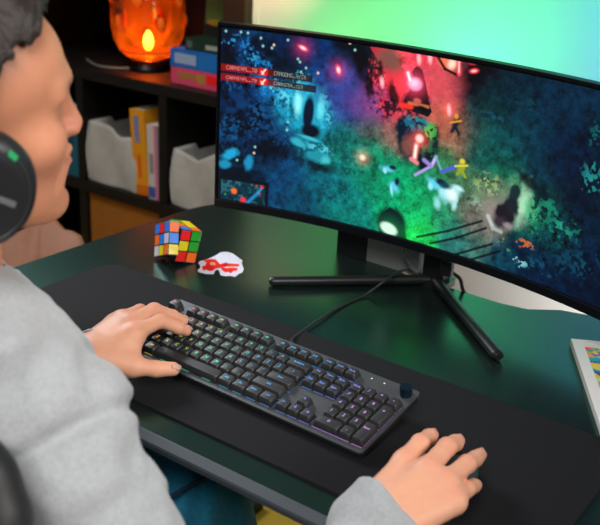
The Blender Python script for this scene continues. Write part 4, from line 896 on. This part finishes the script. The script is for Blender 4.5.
# ------------------------------------------------------------------ person
HS = 1.04
HAZ, HPI, HRO = R(69), R(4), R(-10)
NOSE = np.array([-.024, -.272, 1.152])
Rm = Matrix.Rotation(HAZ, 3, 'Z') @ Matrix.Rotation(-HPI, 3, 'Y') @ Matrix.Rotation(-HRO, 3, 'X')   # columns: forward, left, up
HR = np.array(Rm, np.float32)
HO = NOSE-HR@np.array([.122, 0, -.022])*HS
def hl(p): return (p-HO.astype(np.float32))@HR/np.float32(HS)
def hw_(q): return HO+HR@np.array(q)*HS
def mirror(p): q = p.copy(); q[:, 1] = np.abs(q[:, 1]); return q
def head(p):
    q = hl(p); m = mirror(q)
    d = ell(q, (-.010, 0, .046), (.097, .075, .080))
    d = smin(d, ell(q, (.044, 0, .046), (.054, .058, .056)), .03)              # forehead
    d = smin(d, ell(q, (.040, 0, -.030), (.052, .056, .075)), .03)             # mid face
    d = smin(d, ell(m, (.056, .040, -.016), (.026, .024, .020)), .03)          # cheekbones
    d = smin(d, rc(m, (.004, .058, -.055), (.066, .016, -.094), .016, .017), .03)   # jaw
    d = smin(d, ell(q, (.066, 0, -.055), (.030, .032, .034)), .025)            # muzzle
    d = smin(d, ell(q, (.081, 0, -.097), (.017, .021, .017)), .018)             # chin
    d = smin(d, rc(m, (.094, .012, .032), (.079, .042, .031), .010, .008), .018)     # brow
    d = smax(d, -ell(m, (.096, .031, .013), (.017, .017, .012)), .014)         # sockets
    d = smin(d, ell(m, (.075, .031, .012), (.0135, .0145, .0125)), .004)       # eyelids
    d = smin(d, rc(q, (.094, 0, .020), (.108, 0, -.018), .0075, .0105), .014)  # nose
    d = smin(d, ell(m, (.100, .011, -.022), (.011, .008, .008)), .008)
    d = smax(d, -ell(m, (.106, .006, -.031), (.006, .003, .004)), .004)
    d = smin(d, rc(m, (.1015, 0, -.0455), (.089, .020, -.052), .0060, .0035), .006)   # lips
    d = smin(d, rc(m, (.0995, 0, -.0580), (.088, .019, -.054), .0068, .0035), .006)
    d = smax(d, -rc(m, (.108, 0, -.0515), (.091, .022, -.0525), .0018, .0016), .004)
    d = smax(d, -ell(q, (.097, 0, -.075), (.010, .020, .007)), .012)
    d = smax(d, -rc(m, (.101, .021, -.030), (.080, .036, -.062), .0035, .0025), .014)
    ear = ell(m, (-.012, .077, -.002), (.018, .008, .031)); d = smin(d, ear, .008)
    d = d*HS
    nk0, nk1 = hw_((-.022, 0, -.045)), np.array([-.118, -.39, .98])
    d = smin(d, rc(p, nk0, nk1, .052*HS, .060), .035)
    return d
def chain(p, pts, rad, k=.004):
    d = None
    for (a, b), (ra, rb) in zip(zip(pts, pts[1:]), zip(rad, rad[1:])):
        e = rc(p, a, b, ra, rb); d = e if d is None else smin(d, e, k)
    return d
RW = (.316, -.214, .784)
RH = dict(idx=[(0.2971,-0.1164,0.8060), (0.2959,-0.0822,0.8120), (0.2867,-0.0420,0.7970), (0.2786,-0.0177,0.7850)],
          mid=[(0.3282,-0.1220,0.8120), (0.3233,-0.0696,0.8120), (0.3163,-0.0336,0.7970), (0.3096,-0.0107,0.7860)],
          rng=[(0.3523,-0.1254,0.8080), (0.3508,-0.0726,0.8030), (0.3433,-0.0340,0.7870), (0.3379,-0.0076,0.7770)],
          lit=[(0.3694,-0.1380,0.8000), (0.3662,-0.1003,0.7920), (0.3595,-0.0686,0.7760), (0.3555,-0.0506,0.7660)],
          thb=[(.300, -.160, .780), (.284, -.105, .772), (.279, -.070, .767), (.281, -.045, .764)])
LW = (-.168, -.150, .792)
LH = dict(idx=[(-0.1383,-0.0993,0.8150), (-0.1419,-0.0455,0.8130), (-0.1321,-0.0194,0.7960), (-0.1297,-0.0053,0.7870)],
          mid=[(-0.1583,-0.0889,0.8200), (-0.1664,-0.0323,0.8180), (-0.1603,-0.0018,0.8000), (-0.1544,0.0150,0.7880)],
          rng=[(-0.1763,-0.0848,0.8190), (-0.1864,-0.0402,0.8130), (-0.1886,-0.0140,0.7970), (-0.1870,0.0008,0.7860)],
          lit=[(-0.1875,-0.0895,0.8110), (-0.2055,-0.0513,0.8030), (-0.2144,-0.0291,0.7910), (-0.2153,-0.0161,0.7830)],
          thb=[(-0.1372,-0.1432,0.7900), (-0.1174,-0.1243,0.7820), (-0.0942,-0.1028,0.7770), (-0.0811,-0.0838,0.7740)])
def hand(p, W, H, fs=1.0):
    W = np.array(W); d = None
    fr_ = dict(idx=(.0112, .0100, .0090, .0080), mid=(.0115, .0104, .0092, .0082), rng=(.0110, .0098, .0088, .0078), lit=(.0100, .0086, .0078, .0070), thb=(.0150, .0122, .0112, .0098))
    ax = np.array(H['lit'][0])-np.array(H['idx'][0])
    wpos = dict(idx=-.24, mid=-.08, rng=.08, lit=.24)
    pal = None
    for f in ('idx', 'mid', 'rng', 'lit'):
        e = rc(p, W+ax*wpos[f]*(.85 if H is RH else 1.2), np.array(H[f][0])-(0, 0, .003), .0190, .0135)
        pal = e if pal is None else smin(pal, e, .014)
    pal = smin(pal, rc(p, W-ax*(.12 if H is RH else .25)-(0, 0, .004), H['thb'][1], .018, .0135), .018)
    web = rc(p, np.array(H['thb'][1]), np.array(H['idx'][0])-(0, 0, .012), .009, .009); pal = smin(pal, web, .016)
    kn = None
    for f in ('idx', 'mid', 'rng', 'lit'):
        e = chain(p, H[f], [x*fs for x in fr_[f]]); kn = e if kn is None else smin(kn, e, .0022)
    d = smin(pal, kn, .010)
    return smin(d, chain(p, H['thb'], [x*fs for x in fr_['thb']]), .008)
RS, RE = (.080, -.432, .915), (.300, -.448, .742)
LS, LE = (-.285, -.360, .950), (-.33, -.33, .745)
CHT = (-.125, -.415, .82); PEL = (-.14, -.47, .56)
def arms(p, g=0):
    d = chain(p, [RS, RE, tuple(np.array(RW)-(0, 0, .004))], [.050+g, .032+g, .0225+g], .01)
    return smin(d, chain(p, [LS, LE, LW], [.052+g, .043+g, .0245+g], .01), .01)
def torso(p, g=0):
    Mt = np.array(Matrix.Rotation(R(-15), 3, 'Z')).T
    d = ell(p, CHT, (.165+g, .105+g, .19+g), Mt)
    d = smin(d, ell(p, PEL, (.165+g, .115+g, .16+g), Mt), .08)
    return smin(d, rc(p, RS, LS, .055+g, .055+g), .05)
def bound(p, c, r, fn):
    c = np.asarray(c, np.float32); dc = np.linalg.norm(p-c, axis=1)-r
    if dc.min() > .03: return np.maximum(dc, .03).astype(np.float32)
    return fn(p)
def body(p):
    d = bound(p, HO-(.0, .02, .03), .235, head)
    d = smin(d, bound(p, (-.13, -.41, .8), .48, lambda p: smin(torso(p), arms(p), .04)), .03)
    d = smin(d, bound(p, (.33, -.10, .79), .17, lambda p: hand(p, RW, RH, 1.03)), .012)
    return smin(d, bound(p, (-.15, -.07, .80), .17, lambda p: hand(p, LW, LH)), .012)
v, f = surf(body, (-.42, -.62, .40), (.42, .06, 1.345), .0026)
vv = v.astype(np.float32); q = hl(vv); m = mirror(q)
col = np.tile(s2l((220, 160, 130)), (len(v), 1))
def paint(w, c):
    global col
    w = np.clip(w, 0, 1)[:, None]; col = col*(1-w)+w*s2l(c)
isH = np.linalg.norm(vv-HO.astype(np.float32), axis=1) < .26
paint(isH*.9, (198, 132, 99))
paint(isH*np.exp(-((m[:, 0]-.10)**2+(m[:, 1])**2+(m[:, 2]+.018)**2)/.022**2)*.6, (222, 140, 118))
paint(isH*np.exp(-((m[:, 0]-.07)**2+(m[:, 1]-.04)**2+(m[:, 2]+.03)**2)/.03**2)*.4, (218, 146, 120))
paint(isH*np.exp(-((m[:, 0]-.095)**2/.012**2+(m[:, 1])**2/.019**2+(m[:, 2]+.052)**2/.008**2))*.7, (178, 102, 92))
paint(isH*np.exp(-((m[:, 1]-.032)**2/.016**2+(m[:, 2]-.034-.15*(m[:, 1]-.03))**2/.0045**2))*(m[:, 0] > .05)*.75, (84, 56, 42))
paint(isH*np.exp(-((m[:, 1]-.031)**2/.012**2+(m[:, 2]-.009)**2/.0016**2))*(m[:, 0] > .07)*.8, (60, 40, 34))
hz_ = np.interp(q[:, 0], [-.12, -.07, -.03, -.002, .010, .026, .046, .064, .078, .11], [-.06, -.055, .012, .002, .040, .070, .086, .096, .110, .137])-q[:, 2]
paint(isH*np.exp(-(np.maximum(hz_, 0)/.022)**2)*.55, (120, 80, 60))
paint(isH*np.exp(-((m[:, 1]-.031)**2/.015**2+(m[:, 2]-.018)**2/.010**2))*(m[:, 0] > .06)*.5, (140, 88, 66))  # eye socket shade painted into the skin colour
for H in (RH, LH):
    for fn_ in ('idx', 'mid', 'rng', 'lit'):
        for j in (0, 1):
            paint(np.exp(-((vv-np.array(H[fn_][j], np.float32)-(0, 0, .010))**2).sum(1)/.010**2)*.35, (214, 128, 108))
        paint(np.exp(-((vv-np.array(H[fn_][3], np.float32))**2).sum(1)/.009**2)*.45, (226, 140, 122))
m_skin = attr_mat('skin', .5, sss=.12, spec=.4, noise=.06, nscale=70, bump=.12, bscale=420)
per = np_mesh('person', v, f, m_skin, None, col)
tag(per, 'person in a grey hoodie and jeans, right hand on mouse, left hand on keyboard', 'person')
# finger nails
m_nail = mat('nail', L(246, 208, 196), .25, spec=.6)
def nail(H, fn_, upd, w=.0052, l=.0062, lift=.0066):
    a, b = V(H[fn_][2]), V(H[fn_][3]); d = (b-a).normalized(); up = V(upd); s = d.cross(up).normalized(); up = s.cross(d).normalized()
    bm = bmesh.new(); rings = []
    c = b+d*.0025
    for t in (-1, -.7, 0, .7, 1):
        hw = w*(1-.35*t*t); rings.append([c+d*(l*t)+s*(hw*math.sin(x))+up*(lift*1.16-.0045*(1-math.cos(x))*2-.0016*max(0, t)) for x in (-.9, -.5, 0, .5, .9)])
    R2 = [[bm.verts.new(p) for p in r] for r in rings]
    for A, B_ in zip(R2, R2[1:]):
        for i in range(4): bm.faces.new([A[i], A[i+1], B_[i+1], B_[i]])
    bmesh.ops.solidify(bm, geom=list(bm.faces), thickness=.0008)
    obj('fingernail', bm, m_nail, per, smooth=True)
nail(LH, 'thb', (.5, -.5, .7), .0066, .0072, .0094)
nail(RH, 'rng', (0, .3, 1), lift=.0078); nail(RH, 'mid', (0, .6, .8), lift=.0078); nail(RH, 'idx', (0, .6, .8), lift=.0078)
for k in ('idx', 'mid', 'rng'): nail(LH, k, (0, .2, 1), lift=.0080)
for s in (1, -1):
    bm = bmesh.new(); bmesh.ops.create_uvsphere(bm, u_segments=20, v_segments=14, radius=.0122*HS)
    c = hw_((.0765, .031*s, .012))
    bmesh.ops.translate(bm, verts=bm.verts, vec=V([float(x) for x in c]))
    obj('eye', bm, mat('eye_white', (.55, .5, .46), .15), per, smooth=True)
# hair
def hair(p):
    q = hl(p); m = mirror(q)
    d = ell(q, (-.014, 0, .050), (.104, .081, .086)); d = smin(d, ell(q, (.042, 0, .088), (.054, .059, .044)), .03)
    x, y, z = q[:, 0], m[:, 1], q[:, 2]
    # hairline: forehead high, receding at the temples, sideburn before the ear, nape low
    line_ = np.interp(x, [-.12, -.07, -.03, -.002, .010, .026, .046, .064, .078, .11], [-.06, -.055, .012, .002, .040, .070, .086, .096, .110, .137]).astype(np.float32)
    line_ = line_+np.where(x > .03, .9*np.maximum(0, .030-y)*-.25, 0)
    d = smax(d, (line_-z)*.7+.0035*np.sin(y*300+x*210), .006)
    st = np.sin(q[:, 1]*420+30*np.sin(x*40)+z*60)*.5+np.sin(q[:, 1]*230+x*90)*.5
    return d*HS+.0016*st-.003*np.clip((z-.09)/.04, 0, 1)
lo = HO-.16; hi = HO+.17
v, f = surf(lambda p: hair(p), lo, hi, .0024)
m_hair = mat('dark_brown_hair', L(40, 31, 27), .5, noise=.5, nscale=160, bump=.6, bscale=320)
np_mesh('hair', v, f, m_hair, per)

CUFD = np.array(RH['mid'][0])*.5+np.array(RH['rng'][0])*.5-np.array(RW); CUFD /= np.linalg.norm(CUFD)
CUFX = np.array(RH['lit'][0])-np.array(RH['idx'][0]); CUFX /= np.linalg.norm(CUFX)
# hoodie
def hoodie(p):
    g = .020
    d = torso(p, .030)
    ar = chain(p, [RS, RE], [.066, .056], .01); ar = smin(ar, chain(p, [RE, tuple(np.array(RW)-(0, 0, .007)), tuple(np.array(RW)+CUFD*.050-(0, 0, .004))], [.053, .034, .031], .01), .018)
    ar = smin(ar, rc(p, np.array(RW)-CUFX*.020-CUFD*.006, np.array(RW)+CUFD*.050-CUFX*.016, .034, .031), .012); ar = smin(ar, rc(p, np.array(RW)+CUFX*.016, np.array(RW)+CUFD*.050+CUFX*.016, .030, .031), .012)
    al = chain(p, [LS, LE], [.068, .060], .01); al = smin(al, chain(p, [LE, (-.156, -.128, .789)], [.055, .0385], .01), .015)
    d = smin(smin(d, ar, .03), al, .03)
    nb = np.array([-.118, -.39, .965])
    # hood bunched around the neck, hanging over the shoulder
    hd = smin(rc(p, nb+(.065, -.035, .000), nb+(-.02, -.10, .03), .040, .050), rc(p, nb+(-.075, .03, .005), nb+(-.02, -.10, .03), .040, .050), .03)
    hd = smin(hd, rc(p, nb+(.075, -.03, -.01), nb+(.03, .075, -.07), .036, .030), .03)
    d = smin(d, hd, .018)
    # soft folds
    fold = .0062*wob(p, 34, .4)+.0042*np.abs(wob(p, 62, 2.1))-.002+.0012*wob(p, 150, .7)
    tp = (p-np.asarray(RS, np.float32))@((np.asarray(RE)-np.asarray(RS))/np.linalg.norm(np.asarray(RE)-np.asarray(RS))).astype(np.float32)
    near = np.exp(-(ar/.03)**2)
    fold = fold+near*.0045*np.sin(tp*62+9*p[:, 0]+2.5*np.sin(p[:, 1]*30))
    fold = fold+near*(.012*np.exp(-((tp-.035-.25*(p[:, 2]-.93))/.011)**2)+.007*np.exp(-((tp-.125+.3*(p[:, 2]-.86))/.012)**2)+.006*np.exp(-((tp-.20-.3*(p[:, 2]-.8))/.010)**2))
    d = d+fold
    d = smax(d, -rc(p, nb+(-.005, -.0, -.06), nb+(.004, .008, .20), .066, .076), .008)          # neck opening
    for W, E_, H in ((RW, RE, RH), (LW, LE, LH)):
        W = np.array(W); a = (np.array(E_)-W); a /= np.linalg.norm(a)
        if H is RH: a = -CUFD
        hd_ = -a
        c = W-a*.030 if H is RH else W-a*.022
        plane = ((p-c.astype(np.float32))@hd_.astype(np.float32))
        nearw = np.linalg.norm(p-c.astype(np.float32), axis=1) < .10
        d = np.where(nearw, smax(d, plane, .006), d)
        hole = rc(p, W-a*.08, W+a*.012, .0325, .0310)
        if H is RH: hole = np.minimum(rc(p, W-a*.08-CUFX*.018, W-CUFX*.008, .023, .022), rc(p, W-a*.08+CUFX*.018, W+CUFX*.008, .023, .022))
        d = np.where(nearw, smax(d, -hole, .005), d)
    return d
v, f = surf(hoodie, (-.47, -.66, .36), (.42, -.10, 1.12), .0042)
m_hood = mat('heather_grey_fleece', (.34, .354, .366), .92, noise=.22, nscale=240, bump=.45, bscale=520, sheen=.25)
hood = np_mesh('hoodie', v, f, m_hood, per)
# jeans
HIPR, KNR, ANR = (-.050, -.46, .52), (-.052, -.060, .585), (.015, .03, .10)
HIPL, KNL, ANL = (-.235, -.44, .52), (-.27, .0, .575), (-.22, .05, .10)
def jeans(p):
    d = smin(chain(p, [HIPR, KNR, ANR], [.096, .072, .050], .02), chain(p, [HIPL, KNL, ANL], [.096, .072, .050], .02), .02)
    d = smin(d, ell(p, (-.14, -.47, .50), (.17, .13, .12)), .05)
    return d+.005*wob(p, 40, 1.1)+.003*np.sin(p[:, 1]*95+6*np.sin(p[:, 0]*28))
v, f = surf(jeans, (-.40, -.68, .03), (.22, .18, .70), .0055)
m_den = mat('dark_denim', L(18, 108, 138), .85, noise=.45, nscale=120, bump=.4, bscale=700)
je = np_mesh('jeans', v, f, m_den, per)
bm = bmesh.new(); tube(bm, [(-.02, -.30, .632), (-.005, -.18, .650), (.005, -.09, .648), (.012, -.01, .60)], .0032, 8); obj('seam', bm, mat('denim_seam', L(6, 40, 58), .8), je, smooth=True)
m_shoe = mat('black_shoe', (.02, .02, .022), .5)
for (ax_, ay_, az_) in (ANR, ANL):
    def shoe(p): return smax(smin(rc(p, (ax_, ay_-.01, .05), (ax_+.01, ay_+.15, .038), .045, .036), rc(p, (ax_, ay_, .10), (ax_, ay_, .05), .052, .046), .02), .004-p[:, 2], .006)
    v, f = surf(shoe, (ax_-.07, ay_-.08, -.01), (ax_+.08, ay_+.21, .17), .006)
    np_mesh('shoe', v, f, m_shoe, per)

# headset
m_hs = mat('headset_black', (.014, .015, .017), .42, bump=.05, bscale=900)
m_pad = mat('ear_pad_black', (.012, .012, .013), .7)
hs = thing('headset', 'black over-ear headset worn on the head, with a green light', 'headset')
HM = Matrix.Translation(V([float(x) for x in HO])) @ Rm.to_4x4() @ Matrix.Scale(HS, 4)
hs.matrix_world = Matrix.Translation(V([float(x) for x in HO])) @ Rm.to_4x4()
EC = V((-.010, 0, -.018))
for s in (-1, 1):
    # cup axis along the side direction
    M_ = Matrix.Translation((EC.x, .076*s, EC.z)) @ Matrix.Rotation(R(-90*s), 4, 'X') @ Matrix.Diagonal((.95, 1.12, 1, 1))
    bm = bmesh.new(); lathe(bm, [(.020, 0), (.036, -.002), (.045, .004), (.047, .012), (.044, .020), (.034, .022), (.022, .020), (.020, .012)], 40, M_, close=True); bmesh.ops.remove_doubles(bm, verts=bm.verts, dist=1e-6); obj('ear_pad', bm, m_pad, hs, smooth=True)
    bm = bmesh.new(); lathe(bm, [(0, .016), (.044, .018), (.0495, .024), (.0505, .034), (.047, .042), (.040, .047), (.030, .0485), (0, .049)], 44, M_); cup = obj('ear_cup', bm, m_hs, hs, smooth=True)
    if s < 0:
        bm = bmesh.new(); lathe(bm, [(.0395, .0468), (.0405, .0476), (.0385, .0482), (.038, .0474)], 44, M_, close=True); obj('trim_ring', bm, mat('headset_ring', (.03, .032, .035), .35), cup, smooth=True)
        bm = bmesh.new(); box(bm, (-.0042, -.0024, .0440), (.0042, .0024, .0482), M_ @ Matrix.Translation((.026, .031, 0)) @ Matrix.Rotation(R(-45), 4, 'Z')); obj('status_light', bm, mat('green_led', (.02, .3, .1), .4, emit=(.02, .30, .10), estr=.4), cup)
        bm = bmesh.new(); box(bm, (-.009, -.0026, .0486), (.009, .0026, .0494), M_ @ Matrix.Translation((.016, -.006, 0)) @ Matrix.Rotation(R(-30), 4, 'Z')); obj('maker_mark', bm, mat('grey_mark', (.13, .135, .14), .4), cup)
bm = bmesh.new(); P = []
for k in range(21):
    a = math.pi*k/20; P.append((-.016, .112*math.cos(a), .028+.118*math.sin(a)))
tube(bm, [(-.012, .108, .0)]+P+[(-.012, -.108, .0)], .0075, 10, 2, sx=1.9); obj('headband', bm, m_hs, hs, smooth=True)

# gaming chair
m_ch = mat('black_leatherette', (.014, .014, .015), .5, bump=.12, bscale=300)
ch = thing('gaming_chair', 'black gaming chair behind the person', 'chair')
def ch_back(p):
    Mt = np.array(Matrix.Rotation(R(-14), 3, 'Z')).T
    d = ell(p, (-.17, -.665, .78), (.27, .05, .34), Mt)
    w1 = None
    E1 = [(.190, -.560, .855), (.173, -.548, .917), (.159, -.544, .950), (.135, -.555, .980)]
    for a, b in zip(E1, E1[1:]):
        e = rc(p, a, b, .016, .016); w1 = e if w1 is None else smin(w1, e, .01)
    for a, b in (((.185, -.560, .85), (.02, -.66, .80)), ((.163, -.550, .92), (.01, -.66, .90)), ((.135, -.560, .96), (0, -.66, .95)), ((.190, -.57, .80), (.02, -.66, .70)), ((.17, -.565, .885), (.03, -.65, .85)), ((.185, -.565, .83), (.03, -.65, .76))): w1 = smin(w1, rc(p, a, b, .018, .035), .045)
    d = smin(d, w1, .03)
    return d
v, f = surf(ch_back, (-.52, -.80, .38), (.28, -.48, 1.2), .007)
np_mesh('backrest', v, f, m_ch, ch)
bm = bmesh.new(); prism(bm, round_rect(-.40, -.62, .11, -.10, .08), .33, .40); obj('seat', bm, m_ch, ch, bevel=.02, seg=3)
bm = bmesh.new(); lathe(bm, [(0, .09), (.028, .09), (.028, .33), (0, .33)], 20, Matrix.Translation((-.145, -.40, 0))); obj('gas_column', bm, m_steel, ch, smooth='auto')
for k in range(5):
    a = 2*math.pi*k/5+.3; bm = bmesh.new(); tube(bm, [(-.145+.02*math.cos(a), -.40+.02*math.sin(a), .10), (-.145+.30*math.cos(a), -.40+.30*math.sin(a), .075)], .02, 10, 1); l_ = obj('base_leg', bm, m_steel, ch, smooth=True)
    bm = bmesh.new(); lathe(bm, [(0, -.012), (.027, -.012), (.03, -.006), (.03, .006), (.027, .012), (0, .012)], 18, Matrix.Translation((-.145+.30*math.cos(a), -.40+.30*math.sin(a), .0305)) @ Matrix.Rotation(a, 4, 'Z') @ Matrix.Rotation(R(90), 4, 'X')); obj('caster', bm, m_steel, l_, smooth='auto')
